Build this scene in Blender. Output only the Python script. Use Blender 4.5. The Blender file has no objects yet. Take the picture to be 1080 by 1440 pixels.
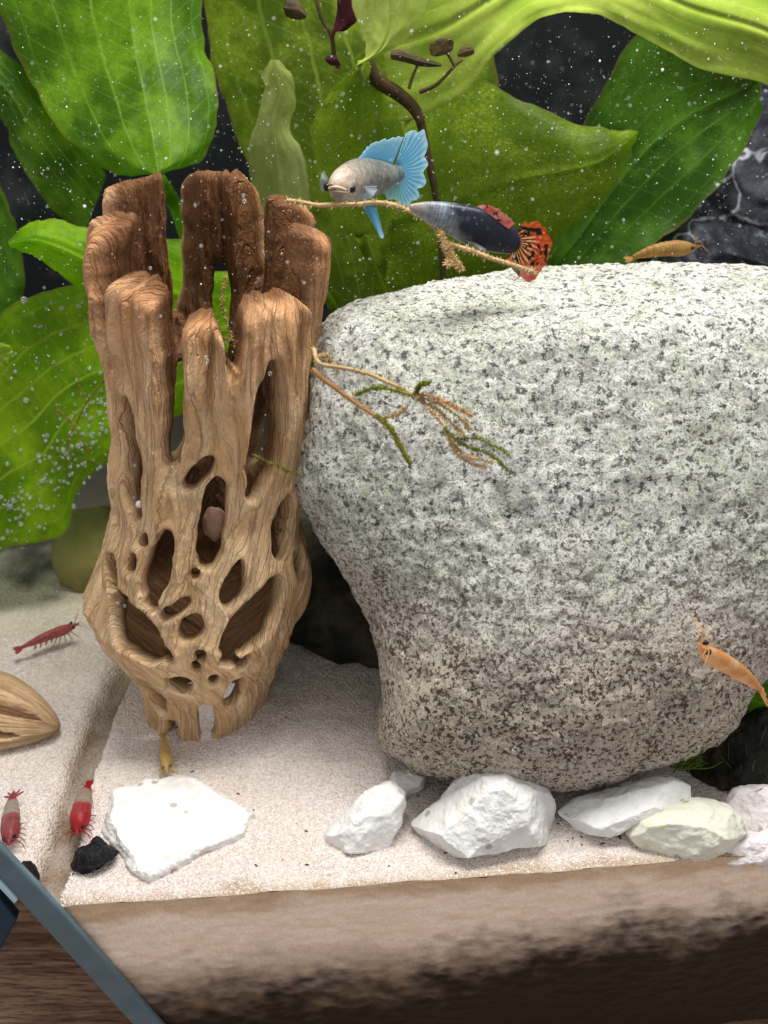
import bpy, bmesh, math, random
import numpy as np
from mathutils import Vector, Matrix

# ------------------------------------------------------------------ camera, light, exposure
# all lengths in this script are centimetres; CM turns them into Blender metres
CM = 0.01
scene = bpy.context.scene
FPX, W0, H0 = 1300.0, 1080.0, 1440.0         # focal length in photo pixels
PITCH = math.radians(27.0)
CAMH = 16.0                                   # lens height above the sand
cam_d = bpy.data.cameras.new('camera')
cam_d.sensor_fit = 'VERTICAL'; cam_d.sensor_height = 24.0
cam_d.lens = 24.0 * FPX / H0
cam_d.clip_start = 0.005; cam_d.clip_end = 50
cam_d.dof.use_dof = True; cam_d.dof.focus_distance = 20.5 * CM; cam_d.dof.aperture_fstop = 14.0
cam = bpy.data.objects.new('camera', cam_d); scene.collection.objects.link(cam)
cam.location = (0, 0, CAMH * CM)
cam.rotation_euler = (math.radians(90) - PITCH, 0, 0)
scene.camera = cam

world = bpy.data.worlds.new('World'); scene.world = world; world.use_nodes = True
world.node_tree.nodes['Background'].inputs[0].default_value = (0.97, 0.98, 1.0, 1)
world.node_tree.nodes['Background'].inputs[1].default_value = 0.64

ld = bpy.data.lights.new('aquarium_lamp', 'AREA'); ld.shape = 'RECTANGLE'
ld.size = 24 * CM; ld.size_y = 9 * CM; ld.energy = 1.75; ld.color = (1.0, 0.985, 0.95)
lamp = bpy.data.objects.new('aquarium_lamp', ld); scene.collection.objects.link(lamp)
lamp.location = (3 * CM, 18.5 * CM, 36 * CM); lamp.rotation_euler = (math.radians(-4), 0, 0)

scene.view_settings.view_transform = 'Standard'; scene.view_settings.look = 'None'
scene.view_settings.exposure = 0.0; scene.view_settings.gamma = 1.0

random.seed(7); RNG = np.random.default_rng(11)
CP, SP = math.cos(PITCH), math.sin(PITCH)

# ------------------------------------------------------------------ pixel <-> place
def ray(u, v):
    cx = (np.asarray(u, float) - 540) / FPX; cy = (720 - np.asarray(v, float)) / FPX
    return np.stack([cx, CP + cy * SP, -SP + cy * CP], -1)
def P(u, v, y):                # point of that direction at distance y
    d = ray(u, v); t = np.asarray(y, float) / d[..., 1]
    p = d * t[..., None]; p[..., 2] += CAMH; return p
def G(u, v, z=0.0):            # point where that direction meets height z
    d = ray(u, v); t = (z - CAMH) / d[..., 2]
    p = d * np.asarray(t)[..., None]; p[..., 2] += CAMH; return p
def D(u, v, t):
    p = ray(u, v) * t; p[..., 2] += CAMH; return p
def proj(p):
    x, y, z = p[..., 0], p[..., 1], p[..., 2] - CAMH
    f = y * CP - z * SP; up = y * SP + z * CP
    return 540 + FPX * x / f, 720 - FPX * up / f, f

# ------------------------------------------------------------------ numpy noise
_perm = RNG.permutation(512)
_grad = RNG.normal(size=(512, 3)); _grad /= np.linalg.norm(_grad, axis=1)[:, None]
def perlin(p):
    p = np.asarray(p, float); i = np.floor(p).astype(int); f = p - i
    w = f * f * f * (f * (f * 6 - 15) + 10)
    out = 0.0
    for dx in (0, 1):
        for dy in (0, 1):
            for dz in (0, 1):
                h = _perm[(i[..., 0] + dx) & 511]
                h = _perm[(h + i[..., 1] + dy) & 511]
                h = _perm[(h + i[..., 2] + dz) & 511]
                g = _grad[h]
                d = f - np.array([dx, dy, dz])
                wt = (w[..., 0] if dx else 1 - w[..., 0]) * (w[..., 1] if dy else 1 - w[..., 1]) * (w[..., 2] if dz else 1 - w[..., 2])
                out = out + wt * (g * d).sum(-1)
    return out * 1.5
def fbm(p, sc, octv=4, gain=.5):
    o = 0; a = 1
    for k in range(octv):
        o = o + a * perlin(np.asarray(p) * sc + 17.3 * k); sc *= 2.03; a *= gain
    return o
def sstep(a, b, x):
    t = np.clip((x - a) / (b - a), 0, 1); return t * t * (3 - 2 * t)
def lerp(a, b, t): return a + (b - a) * t
def crv(pts, n):               # Catmull-Rom through pts, n samples
    pts = np.asarray(pts, float); m = len(pts)
    q = np.vstack([2 * pts[0] - pts[1], pts, 2 * pts[-1] - pts[-2]])
    t = np.linspace(0, m - 1 - 1e-9, n); i = np.floor(t).astype(int); f = (t - i)[:, None]
    a, b, c, d = q[i], q[i + 1], q[i + 2], q[i + 3]
    return .5 * (2 * b + (c - a) * f + (2 * a - 5 * b + 4 * c - d) * f ** 2 + (3 * b - a - 3 * c + d) * f ** 3)

# ------------------------------------------------------------------ object helpers
COL = scene.collection
def tag(o, label=None, cat=None, group=None, kind=None):
    if label: o['label'] = label
    if cat: o['category'] = cat
    if group: o['group'] = group
    if kind: o['kind'] = kind
    return o
def empty(name, loc, label, cat, group=None):
    o = bpy.data.objects.new(name, None); o.empty_display_size = .01
    o.location = [c * CM for c in loc]; COL.objects.link(o)
    o['base'] = [float(c) for c in loc]
    return tag(o, label, cat, group)
def mk(name, V, F, mat, parent=None, smooth=True, col=None, uv=None, attr=None, origin=None):
    """one mesh object; V in world centimetres"""
    V = np.asarray(V, float)
    if parent is not None: o0 = np.array(parent['base'])
    elif origin is not None: o0 = np.asarray(origin, float)
    else: o0 = np.array([(V[:, 0].min() + V[:, 0].max()) / 2, (V[:, 1].min() + V[:, 1].max()) / 2, V[:, 2].min()])
    me = bpy.data.meshes.new(name)
    L = (V - o0) * CM
    if isinstance(F, np.ndarray):
        k = F.shape[1]
        me.vertices.add(len(L)); me.vertices.foreach_set('co', L.astype(np.float32).ravel())
        me.loops.add(F.size); me.loops.foreach_set('vertex_index', F.astype(np.int32).ravel())
        me.polygons.add(len(F)); me.polygons.foreach_set('loop_start', np.arange(0, F.size, k, dtype=np.int32))
        me.update(calc_edges=True)
    else:
        me.from_pydata(L.tolist(), [], [list(f) for f in F]); me.update()
    if smooth: me.polygons.foreach_set('use_smooth', np.ones(len(me.polygons), bool))
    if col is not None:
        c = np.ones((len(V), 4), np.float32); c[:, :3] = col
        a = me.color_attributes.new('Col', 'FLOAT_COLOR', 'POINT'); a.data.foreach_set('color', c.ravel())
    if uv is not None:
        a = me.attributes.new('st', 'FLOAT_VECTOR', 'POINT')
        q = np.zeros((len(V), 3), np.float32); q[:, :uv.shape[1]] = uv; a.data.foreach_set('vector', q.ravel())
    o = bpy.data.objects.new(name, me); COL.objects.link(o)
    me.materials.append(mat)
    o['base'] = [float(c) for c in o0]
    if parent is not None:
        o.parent = parent
    else: o.location = o0 * CM
    return o
def gridF(n, m, wrap=False):
    i, j = np.meshgrid(np.arange(n - 1), np.arange(m if wrap else m - 1), indexing='ij')
    j2 = (j + 1) % m
    return np.stack([i * m + j, i * m + j2, (i + 1) * m + j2, (i + 1) * m + j], -1).reshape(-1, 4)
_ico = {}
def ico(s):
    if s not in _ico:
        bm = bmesh.new(); bmesh.ops.create_icosphere(bm, subdivisions=s, radius=1.0)
        _ico[s] = (np.array([v.co[:] for v in bm.verts]), np.array([[v.index for v in f.verts] for f in bm.faces])); bm.free()
    return _ico[s]
def tube(pts, r, n=8, cap=True):
    pts = np.asarray(pts, float); m = len(pts); r = np.broadcast_to(np.asarray(r, float), (m,))
    T = np.gradient(pts, axis=0); T /= np.linalg.norm(T, axis=1)[:, None] + 1e-9
    ref = np.array([0.31, 0.2, 0.93]); V = []
    A = np.cross(T, ref); A /= np.linalg.norm(A, axis=1)[:, None] + 1e-9; B = np.cross(T, A)
    a = np.linspace(0, 2 * np.pi, n, endpoint=False)
    V = pts[:, None] + r[:, None, None] * (A[:, None] * np.cos(a)[None, :, None] + B[:, None] * np.sin(a)[None, :, None])
    return V.reshape(-1, 3), gridF(m, n, True)
def merge(parts):
    Vs, Fs, o = [], [], 0
    for V, F in parts:
        Vs.append(V); Fs.append(np.asarray(F) + o); o += len(V)
    return np.vstack(Vs), np.vstack(Fs)

# ------------------------------------------------------------------ material helpers
class Mat:
    def __init__(s, name):
        s.m = bpy.data.materials.new(name); s.m.use_nodes = True; s.t = s.m.node_tree; s.t.nodes.clear()
        s.out = s.t.nodes.new('ShaderNodeOutputMaterial')
    def n(s, typ, ins=None, out=0, **props):
        nd = s.t.nodes.new('ShaderNode' + typ)
        for k, v in props.items(): setattr(nd, k, v)
        for k, v in (ins or {}).items():
            sk = nd.inputs[k]
            if isinstance(v, bpy.types.NodeSocket): s.t.links.new(v, sk)
            else:
                if isinstance(v, tuple) and len(v) == 3 and sk.type == 'RGBA': v = v + (1,)
                sk.default_value = v
        return nd.outputs[out]
    def pos(s, sc=100.0):      # object coordinates in centimetres
        c = s.n('TexCoord', out='Object')
        return s.n('VectorMath', {0: c, 1: (sc, sc, sc)}, operation='MULTIPLY')
    def scale(s, v, xyz): return s.n('VectorMath', {0: v, 1: xyz}, operation='MULTIPLY')
    def noise(s, v, sc, det=3, rough=.55, out=0): return s.n('TexNoise', {'Vector': v, 'Scale': sc, 'Detail': det, 'Roughness': rough}, out=out)
    def voro(s, v, sc, out=0, feature='F1', rnd=1.0): return s.n('TexVoronoi', {'Vector': v, 'Scale': sc, 'Randomness': rnd}, out=out, feature=feature)
    def ramp(s, x, a, b, lo=0.0, hi=1.0): return s.n('MapRange', {0: x, 1: a, 2: b, 3: lo, 4: hi}, interpolation_type='SMOOTHSTEP')
    def mix(s, f, a, b, mode='MIX'):
        nd = s.t.nodes.new('ShaderNodeMix'); nd.data_type = 'RGBA'; nd.blend_type = mode
        for k, v in ((0, f), (6, a), (7, b)):
            if isinstance(v, bpy.types.NodeSocket): s.t.links.new(v, nd.inputs[k])
            else: nd.inputs[k].default_value = v + (1,) if isinstance(v, tuple) else v
        return nd.outputs[2]
    def math(s, op, a, b=0.0, c=None):
        d = {0: a, 1: b}
        if c is not None: d[2] = c
        return s.n('Math', d, operation=op)
    def bump(s, h, st, dist): return s.n('Bump', {'Height': h, 'Strength': st, 'Distance': dist * CM})
    def attr(s, name, out='Color'): return s.n('Attribute', out=out, attribute_name=name)
    def sep(s, v, i): return s.n('SeparateXYZ', {0: v}, out=i)
    def bsdf(s, color, rough=.6, spec=.4, normal=None, **kw):
        d = {'Base Color': color, 'Roughness': rough, 'Specular IOR Level': spec * .45}
        if normal is not None: d['Normal'] = normal
        d.update({k.replace('_', ' '): v for k, v in kw.items()})
        return s.n('BsdfPrincipled', d)
    def done(s, sh): s.t.links.new(sh, s.out.inputs[0]); return s.m

def vcol_mat(name, rough=.45, spec=.4, trans=0.0, clear=0.0, bump=0.0):
    M = Mat(name); c = M.attr('Col'); nrm = None
    if bump: nrm = M.bump(M.noise(M.pos(), 14, 3), bump, .03)
    sh = M.bsdf(c, rough, spec, nrm)
    if trans: sh = M.n('MixShader', {0: trans, 1: sh, 2: M.n('BsdfTranslucent', {0: c})})
    if clear: sh = M.n('MixShader', {0: clear, 1: sh, 2: M.n('BsdfTransparent')})
    return M.done(sh)

def plain(name, c, rough=.5, spec=.4, **kw):
    M = Mat(name); return M.done(M.bsdf(c, rough, spec, **kw))

# granite of the boulder
def granite():
    M = Mat('granite'); p = M.pos(); z = M.sep(p, 2)
    base = M.mix(M.ramp(M.noise(p, .35, 4), .35, .68), (.80, .795, .73), (.68, .71, .57))
    base = M.mix(M.ramp(M.noise(p, .9, 5, .6), .47, .70, 0, .6), base, (.44, .50, .31))      # thin green algae film
    # quartz and feldspar crystals, each its own grey
    g = M.sep(M.voro(p, 9.0, out=1), 0); g2 = M.sep(M.voro(p, 20.0, out=1), 1)
    base = M.mix(M.ramp(g, .2, .95, .0, .55), base, (.36, .36, .355))
    base = M.mix(M.ramp(g2, .5, .95, .0, .55), base, (.80, .80, .78))
    # black mica in ragged flakes of all sizes, bluish and brown
    n1 = M.noise(p, 6.4, 6, .72); n2 = M.noise(p, 10.0, 5, .7); n3 = M.noise(M.scale(p, (1.0, 1.0, 1.3)), 3.6, 7, .78)
    base = M.mix(M.ramp(n2, .53, .61, 0, .8), base, (.22, .20, .17))
    base = M.mix(M.ramp(n1, .545, .59, 0, .94), base, (.095, .095, .10))
    base = M.mix(M.ramp(n3, .575, .61, 0, .96), base, (.042, .044, .05))
    # brown growth held in the pits, most of it on the lower half
    hz = M.math('ADD', z, M.math('MULTIPLY', M.noise(p, .45, 4, .6), 4.0))
    pit = M.math('ADD', M.noise(p, 10.0, 6, .74), M.math('MULTIPLY', M.math('SUBTRACT', M.noise(p, 1.7, 3), .5), .22))
    stain = M.math('MULTIPLY', M.ramp(pit, .50, .44), M.ramp(hz, 11.2, 6.2, .50, .98))
    base = M.mix(M.ramp(hz, 10.4, 5.8, 0, .58), base, (.52, .395, .295))
    base = M.mix(stain, base, (.075, .048, .024))
    base = M.mix(M.math('MULTIPLY', M.ramp(M.noise(p, 9.0, 4, .7), .58, .66), M.ramp(hz, 11.0, 6.0, .25, .9)), base, (.82, .76, .68))
    h = M.math('ADD', pit, M.math('MULTIPLY', n2, -.4))
    return M.done(M.bsdf(base, .65, .3, M.bump(h, .85, .16)))

def white_stone(name, tint=(.80, .78, .755), stain=(.58, .49, .36)):
    M = Mat(name); p = M.pos()
    b = M.mix(M.ramp(M.noise(p, 1.6, 5), .38, .7), tint, tuple(c * .86 for c in tint))
    b = M.mix(M.ramp(M.noise(p, 1.1, 5, .65), .54, .72, 0, .65), b, stain)
    k = M.math('MULTIPLY', M.ramp(M.sep(M.voro(p, 3.2, out=1), 0), .86, .9), M.ramp(M.voro(p, 3.2), .36, .2))
    b = M.mix(M.math('MULTIPLY', k, .7), b, (.30, .27, .22))
    h = M.math('ADD', M.noise(p, 2.6, 6, .62), M.math('MULTIPLY', M.voro(p, 7), .25))
    return M.done(M.bsdf(b, .7, .3, M.bump(h, .5, .12)))

def wood_mat():
    M = Mat('cholla_wood'); st = M.attr('st', 'Vector'); p = M.pos()
    # st = (grain phase, height, inside 0..1)
    g = M.n('CombineXYZ', {0: M.sep(st, 0), 1: M.math('MULTIPLY', M.sep(st, 1), .10), 2: 0.0})
    f1 = M.noise(g, 3.2, 4, .6); f2 = M.noise(g, 9.0, 4, .7)
    c = M.mix(M.ramp(f1, .3, .7), (.56, .335, .155), (.80, .555, .325))
    c = M.mix(M.ramp(f2, .50, .34, 0, .5), c, (.27, .145, .07))
    c = M.mix(M.ramp(M.noise(p, .9, 3), .48, .70, 0, .5), c, (.84, .61, .38))
    gl = M.n('CombineXYZ', {0: M.sep(st, 0), 1: M.math('MULTIPLY', M.sep(st, 1), .05), 2: 0.0})
    f3 = M.math('ABSOLUTE', M.math('SUBTRACT', M.noise(gl, 4.0, 2, .5), .5))
    c = M.mix(M.math('MULTIPLY', M.ramp(f3, .016, .003, 0, .3), M.ramp(M.noise(p, 1.3, 3), .42, .58)), c, (.13, .06, .028))
    top = M.ramp(M.math('ADD', M.sep(st, 1), M.math('MULTIPLY', M.noise(p, 1.0, 3), 3.0)), 9.5, 13.5)
    c = M.mix(M.math('MULTIPLY', top, .64), c, (.33, .118, .040))
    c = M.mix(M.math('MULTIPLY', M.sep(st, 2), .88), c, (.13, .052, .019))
    c = M.mix(M.ramp(M.noise(p, 1.7, 4), .64, .76, 0, .35), c, (.17, .16, .05))
    h = M.math('ADD', M.math('ADD', f2, M.ramp(f3, 0, .03, -.25, 0)), M.math('MULTIPLY', M.noise(p, 9, 3), .22))
    return M.done(M.bsdf(c, .55, .35, M.bump(h, 1.0, .13)))

def sand_mat():
    M = Mat('sand'); p = M.pos(); vc = M.attr('Col')
    cell = M.voro(p, 20.0, out=1); g = M.sep(cell, 0)
    c = M.mix(M.ramp(g, 0, 1), (.63, .54, .495), (.82, .765, .735))
    c = M.mix(M.ramp(M.noise(p, .35, 4), .38, .66), c, M.mix(.5, c, (.80, .72, .62)))
    c = M.mix(M.ramp(M.sep(cell, 1), .95, .98, 0, .5), c, (.45, .32, .24))
    c = M.mix(1.0, c, vc, 'MULTIPLY')
    h = M.math('ADD', M.math('MULTIPLY', M.voro(p, 15.0), -1.0), M.math('MULTIPLY', M.noise(p, 5, 3), .6))
    return M.done(M.bsdf(c, .6, .4, M.bump(h, .8, .07)))

def leaf_mat(name, dark, light, vein, trans=.55, net=.5, rough=.35, nv=3.5, wt=.07):
    M = Mat(name); st = M.attr('st', 'Vector'); p = M.pos()
    s, t = M.sep(st, 0), M.sep(st, 1)
    sw = M.math('ADD', s, M.math('MULTIPLY', M.math('SUBTRACT', M.noise(p, .6, 3), .5), .10))
    big = M.noise(p, .55, 4)
    c = M.mix(M.ramp(big, .40, .60), tuple(.8 * x for x in dark), tuple(min(1.15 * x, .8) for x in light))
    c = M.mix(M.ramp(M.noise(p, 3.0, 4), .45, .75, 0, .45), c, tuple(.5 * x for x in dark))
    c = M.mix(M.ramp(M.noise(p, .28, 2), .52, .70, 0, .5), c, tuple(.45 * x for x in dark))
    c = M.mix(M.ramp(M.noise(p, 1.6, 5, .7), .64, .74, 0, .5), c, (.10, .085, .02))
    w = M.math('ABSOLUTE', M.math('SUBTRACT', M.math('FRACT', M.math('ADD', M.math('MULTIPLY', sw, nv), .5)), .5))
    main = M.math('MULTIPLY', M.ramp(w, wt, wt * .25), M.math('MULTIPLY', M.ramp(M.math('ABSOLUTE', s), .1, 1.0, 1.0, .35), M.ramp(M.noise(p, .9, 3), .3, .65, .35, 1.0)))
    side = M.math('ABSOLUTE', M.math('SUBTRACT', M.math('FRACT', M.math('ADD', M.math('MULTIPLY', t, 16.0), M.math('MULTIPLY', M.math('ABSOLUTE', s), -3.0))), .5))
    main = M.math('MAXIMUM', main, M.math('MULTIPLY', M.ramp(side, .07, .01), .28))
    # fine net between the long veins
    nx = M.n('CombineXYZ', {0: M.math('MULTIPLY', s, 30.0), 1: M.math('MULTIPLY', t, 66.0), 2: 0.0})
    nt = M.n('TexVoronoi', {'Vector': nx, 'Scale': .9, 'Randomness': .75}, feature='DISTANCE_TO_EDGE')
    netm = M.ramp(nt, .14, .02)
    c = M.mix(M.math('MULTIPLY', netm, net), c, tuple(.42 * x for x in dark))
    c = M.mix(M.math('MULTIPLY', main, .75), c, vein)
    rim = M.ramp(M.math('ABSOLUTE', s), .955, .995)
    c = M.mix(M.math('MULTIPLY', rim, .55), c, (.20, .14, .03))
    h = M.math('SUBTRACT', M.math('MULTIPLY', main, .8), M.math('MULTIPLY', netm, .5))
    h = M.math('ADD', h, M.math('MULTIPLY', M.noise(p, 2.5, 3), .8))
    sh = M.bsdf(c, rough, .4, M.bump(h, .22, .04))
    tc = M.mix(.5, c, light, 'MIX')
    sh = M.n('MixShader', {0: min(trans + .12, .8), 1: sh, 2: M.n('BsdfTranslucent', {0: tc})})
    return M.done(sh)

def face_mat():                # sand pressed flat against the glass
    M = Mat('sand_behind_glass'); p = M.pos(); vc = M.attr('Col')
    c = M.mix(M.ramp(M.noise(p, 16, 3), .3, .7), (.80, .71, .63), (.93, .86, .79))
    c = M.mix(M.ramp(M.noise(M.scale(p, (1, 1, 2.5)), .6, 4), .4, .7, 0, .3), c, (.66, .54, .42))
    c = M.mix(1.0, c, vc, 'MULTIPLY')
    return M.done(M.bsdf(c, .3, .6, M.bump(M.noise(p, 14, 2), .15, .03)))
MAT = dict(granite=granite(), wood=wood_mat(), sand=sand_mat(), face=face_mat(),
    white=white_stone('white_quartz'), cream=white_stone('cream_quartz', (.76, .74, .62), (.62, .60, .30)),
    pink=white_stone('pink_quartz', (.78, .72, .71), (.55, .45, .42)),
    skin=vcol_mat('shrimp_shell', .3, .5, .4, .26, .25), fish=vcol_mat('fish_skin', .3, .5, .12, .0, .15),
    fin=vcol_mat('fin_membrane', .4, .3, .5, .3), eye=plain('eye_black', (.006, .005, .005), .08, .6),
    root=vcol_mat('root_fibre', .6, .3, .3), moss=vcol_mat('moss', .6, .3, .3))

# ------------------------------------------------------------------ tank lines on the ground
c0, c1 = G(90, 1275), G(1080, 1205)
Gd = (c1 - c0); Gd[2] = 0; Gd /= np.linalg.norm(Gd)              # direction along the front glass
Gn = np.array([-Gd[1], Gd[0], 0.0])                               # into the tank
def glass(u, v, off=0.0):      # point of the front glass plane seen in that direction
    d = ray(u, v); o = np.array([0, 0, CAMH])
    t = ((c0 + Gn * off - o) @ Gn) / (d @ Gn); p = d * np.asarray(t)[..., None]; p[..., 2] += CAMH; return p
def along(p): return (p - c0) @ Gd
TABLE_Z = -6.6

# made-up groove for the side-glass reflection gap, as ground lines (right rim, left rim)
gr_r = G(np.array([205, 190, 165, 135, 112, 80]), np.array([905, 940, 1000, 1080, 1180, 1272]))
gr_l = G(np.array([168, 155, 124, 92, 58, 28]), np.array([905, 940, 1000, 1075, 1180, 1262]))
def interp_x(line, y):
    o = np.argsort(line[:, 1]); return np.interp(y, line[o, 1], line[o, 0])
def sand_height(x, y):
    p = np.stack([x, y, 0 * x], -1)
    h = .16 * fbm(p, .22, 3) + .05 * fbm(p, 1.1, 3)
    d = (p - c0) @ Gn
    h = h * sstep(0, 2.0, d) + .075 * fbm(p, .55, 4) * (1 - sstep(0, 2.0, d))
    h = h + .25 * sstep(22, 34, y) + .12 * sstep(2, 9, x) * sstep(4, 0, d)
    xr, xl = interp_x(gr_r, y), interp_x(gr_l, y)
    e = .06 * fbm(p, 2.0, 2)
    inside = sstep(xl - .25 + e, xl + .35 + e, x) * sstep(xr + .03 + e, xr - .05 + e, x) * sstep(24.5, 21.5, y)
    return h - .42 * inside, inside
# ---- sand
def build_sand():
    nx, ny = 620, 360
    a = np.concatenate([np.linspace(-14, -6, 40)[:-1], np.linspace(-6, 17, nx), np.linspace(17, 30, 30)[1:]])
    b = np.concatenate([np.linspace(0, 12, ny), np.linspace(12, 30, 80)[1:]])
    A, B = np.meshgrid(a, b, indexing='ij')
    p = c0 + A[..., None] * Gd + B[..., None] * Gn
    z, ins = sand_height(p[..., 0], p[..., 1]); p[..., 2] = z
    V = p.reshape(-1, 3); F = gridF(len(a), len(b))
    # the bed ends at the side of the tank
    e0, e1 = G(84, 1274), G(-60, 1130)
    side = (V[:, 0] - e0[0]) * (e1[1] - e0[1]) - (V[:, 1] - e0[1]) * (e1[0] - e0[0])
    F = F[(side[F] > 0).all(1)]
    i1 = ins.ravel(); d = (V - c0) @ Gn; n = fbm(V * [1, 1, 0], .8, 4)
    col = np.ones((len(V), 3)) * [.97, .95, .93]
    st = sstep(.2, .9, i1) * np.clip(.85 + .5 * n, 0, 1)
    col = lerp(col, np.array([.31, .24, .165]), st[:, None] * .95)
    al = sstep(.40, .0, d + .35 * n)                                 # brown algae line along the glass
    col = lerp(col, np.array([.52, .40, .24]), al[:, None] * .75)
    bk = sstep(19.5, 25, V[:, 1] + 1.5 * n)                         # green water haze painted in towards the back
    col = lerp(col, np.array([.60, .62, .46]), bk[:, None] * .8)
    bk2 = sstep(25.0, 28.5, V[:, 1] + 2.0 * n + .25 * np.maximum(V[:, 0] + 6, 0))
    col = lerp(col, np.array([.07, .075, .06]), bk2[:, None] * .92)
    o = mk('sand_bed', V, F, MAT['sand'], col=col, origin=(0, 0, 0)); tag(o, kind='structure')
    # face of the bed behind the glass, with the dark soil below the sand
    nz, na = 120, 640; zz = np.linspace(0, TABLE_Z + .9, nz)
    # left end of the face follows the glass edge
    q = glass(np.array([80., 232.]), np.array([1272., 1440.]))
    al_, zl = along(q), q[:, 2]
    aL = al_[0] + (zz - zl[0]) * (al_[1] - al_[0]) / (zl[1] - zl[0])
    s = np.linspace(0, 1, na)
    AA = aL[:, None] + (29.5 - aL[:, None]) * s[None]
    top = c0 + AA[0][:, None] * Gd; zt, _ = sand_height(top[:, 0], top[:, 1])
    Z = zz[:, None] + (zt[None] - .004) * (1 - np.linspace(0, 1, nz))[:, None]
    V = (c0 + AA[..., None] * Gd); V[..., 2] = Z
    V += Gn * (.05 * sstep(0, .12, -Z) * 0 - .0)[..., None]
    lo = fbm(np.stack([AA, Z * 1.6, 0 * Z], -1), .55, 5, .6)
    hi = fbm(np.stack([AA, Z * 2, 4 + 0 * Z], -1), 2.2, 3)
    V += Gn * (.03 * hi)[..., None]
    bnd = np.interp(AA, along(glass(np.array([200, 330, 560, 760, 900, 1080]), np.array([1425, 1400, 1385, 1340, 1310, 1290]))),
                    glass(np.array([200, 330, 560, 760, 900, 1080]), np.array([1425, 1400, 1385, 1340, 1310, 1290]))[:, 2])
    soil = sstep(1.6, -.7, Z - bnd - .75 * lo - .5 * hi + .15)
    alg = sstep(-.65, -.1, Z + .35 * lo)
    col = np.ones(V.shape) * [1.05, .93, .84]
    col = lerp(col, np.array([.60, .45, .28]), alg[..., None] * .8)
    band = np.exp(-((Z + .9 + .5 * lo) / .25) ** 2)
    col = lerp(col, np.array([1.0, .88, .78]), band[..., None] * .5)
    down_shade = sstep(-1.0, -3.8, Z + .7 * lo)  # painted shade: the face darkens towards its foot
    col = lerp(col, np.array([.22, .16, .10]), down_shade[..., None] * .9)
    col = lerp(col, np.array([.012, .010, .008]), soil[..., None])
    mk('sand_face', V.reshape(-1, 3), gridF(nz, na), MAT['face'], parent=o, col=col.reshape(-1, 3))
    # loose grains lying on the surface
    n = 70000
    u = RNG.uniform(-10, 1120, n); v = RNG.uniform(900, 1290, n)
    g = G(u, v); keep = ((g - c0) @ Gn > .02)
    g = g[keep]; z, ins = sand_height(g[:, 0], g[:, 1]); g = g[ins < .3]; z = z[ins < .3]
    sd = (g[:, 0] - e0[0]) * (e1[1] - e0[1]) - (g[:, 1] - e0[1]) * (e1[0] - e0[0]); g = g[sd > 0]; z = z[sd > 0]
    g[:, 2] = z; n = len(g)
    octa = np.array([[1, 0, 0], [-1, 0, 0], [0, 1, 0], [0, -1, 0], [0, 0, 1], [0, 0, -1]], float)
    of = np.array([[0, 2, 4], [2, 1, 4], [1, 3, 4], [3, 0, 4], [2, 0, 5], [1, 2, 5], [3, 1, 5], [0, 3, 5]])
    th = RNG.uniform(0, 6.28, n); c_, s_ = np.cos(th), np.sin(th)
    sz = RNG.uniform(.010, .028, n)
    o3 = octa[None] * (sz[:, None] * RNG.uniform(.6, 1.3, (n, 3)))[:, None]
    x = o3[..., 0] * c_[:, None] - o3[..., 2] * s_[:, None]; zq = o3[..., 0] * s_[:, None] + o3[..., 2] * c_[:, None]
    V = np.stack([x, o3[..., 1], zq], -1) + g[:, None]
    F = (of[None] + 6 * np.arange(n)[:, None, None]).reshape(-1, 3)
    pal = np.array([[.80, .74, .69], [.70, .58, .51], [.86, .83, .80], [.62, .47, .38], [.40, .27, .18]])
    ci = RNG.choice(5, n, p=[.40, .26, .27, .065, .005])
    col = np.repeat(pal[ci], 6, 0)
    gm = vcol_mat('sand_grain', .35, .5)
    tag(mk('sand_grains', V.reshape(-1, 3), F, gm, smooth=False, col=col, origin=(0, 0, 0)), 'loose pale sand grains on the sand bed', 'sand', kind='stuff')
build_sand()

# ---- table under the tank
def table_mat():
    M = Mat('table_wood'); p = M.pos()
    q = M.scale(p, (.25, 2.6, 1.0)); f = M.noise(q, 1.2, 5, .65); g = M.noise(q, 5.0, 4, .7)
    c = M.mix(M.ramp(f, .35, .66), (.20, .10, .062), (.48, .30, .20))
    c = M.mix(M.ramp(g, .55, .36, 0, .75), c, (.05, .026, .017))
    return M.done(M.bsdf(c, .45, .4, M.bump(g, .5, .06)))
tz = TABLE_Z
bx = np.array([[-40, 2, tz - 2], [40, 2, tz - 2], [40, 60, tz - 2], [-40, 60, tz - 2], [-40, 2, tz], [40, 2, tz], [40, 60, tz], [-40, 60, tz]], float)
BOXF = [(0, 3, 2, 1), (4, 5, 6, 7), (0, 1, 5, 4), (1, 2, 6, 5), (2, 3, 7, 6), (3, 0, 4, 7)]
tag(mk('table_top', bx, BOXF, table_mat(), smooth=False), kind='structure')

# ---- tank: glass edges and the dark back panel
def bar(pix, t, off, name, mat, parent, bev=.05):
    q = glass(np.array([p[0] for p in pix], float), np.array([p[1] for p in pix], float), off)
    V = np.vstack([q, q + Gn * t]); k = len(pix)
    F = [tuple(range(k - 1, -1, -1)), tuple(range(k, 2 * k))] + [(i, (i + 1) % k, k + (i + 1) % k, k + i) for i in range(k)]
    o = mk(name, V, F, mat, parent, smooth=False)
    b = o.modifiers.new('bevel', 'BEVEL'); b.width = bev * CM; b.segments = 2
    return o
def glass_edge_mat():
    M = Mat('glass_edge'); p = M.pos()
    c = M.mix(M.ramp(M.noise(p, .5, 3), .4, .7), (.08, .135, .165), (.125, .19, .22))
    sh = M.bsdf(c, .14, .6, M.bump(M.noise(p, 6, 3), .12, .03), Coat_Weight=.4)
    return M.done(sh)
ge = glass_edge_mat()
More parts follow.
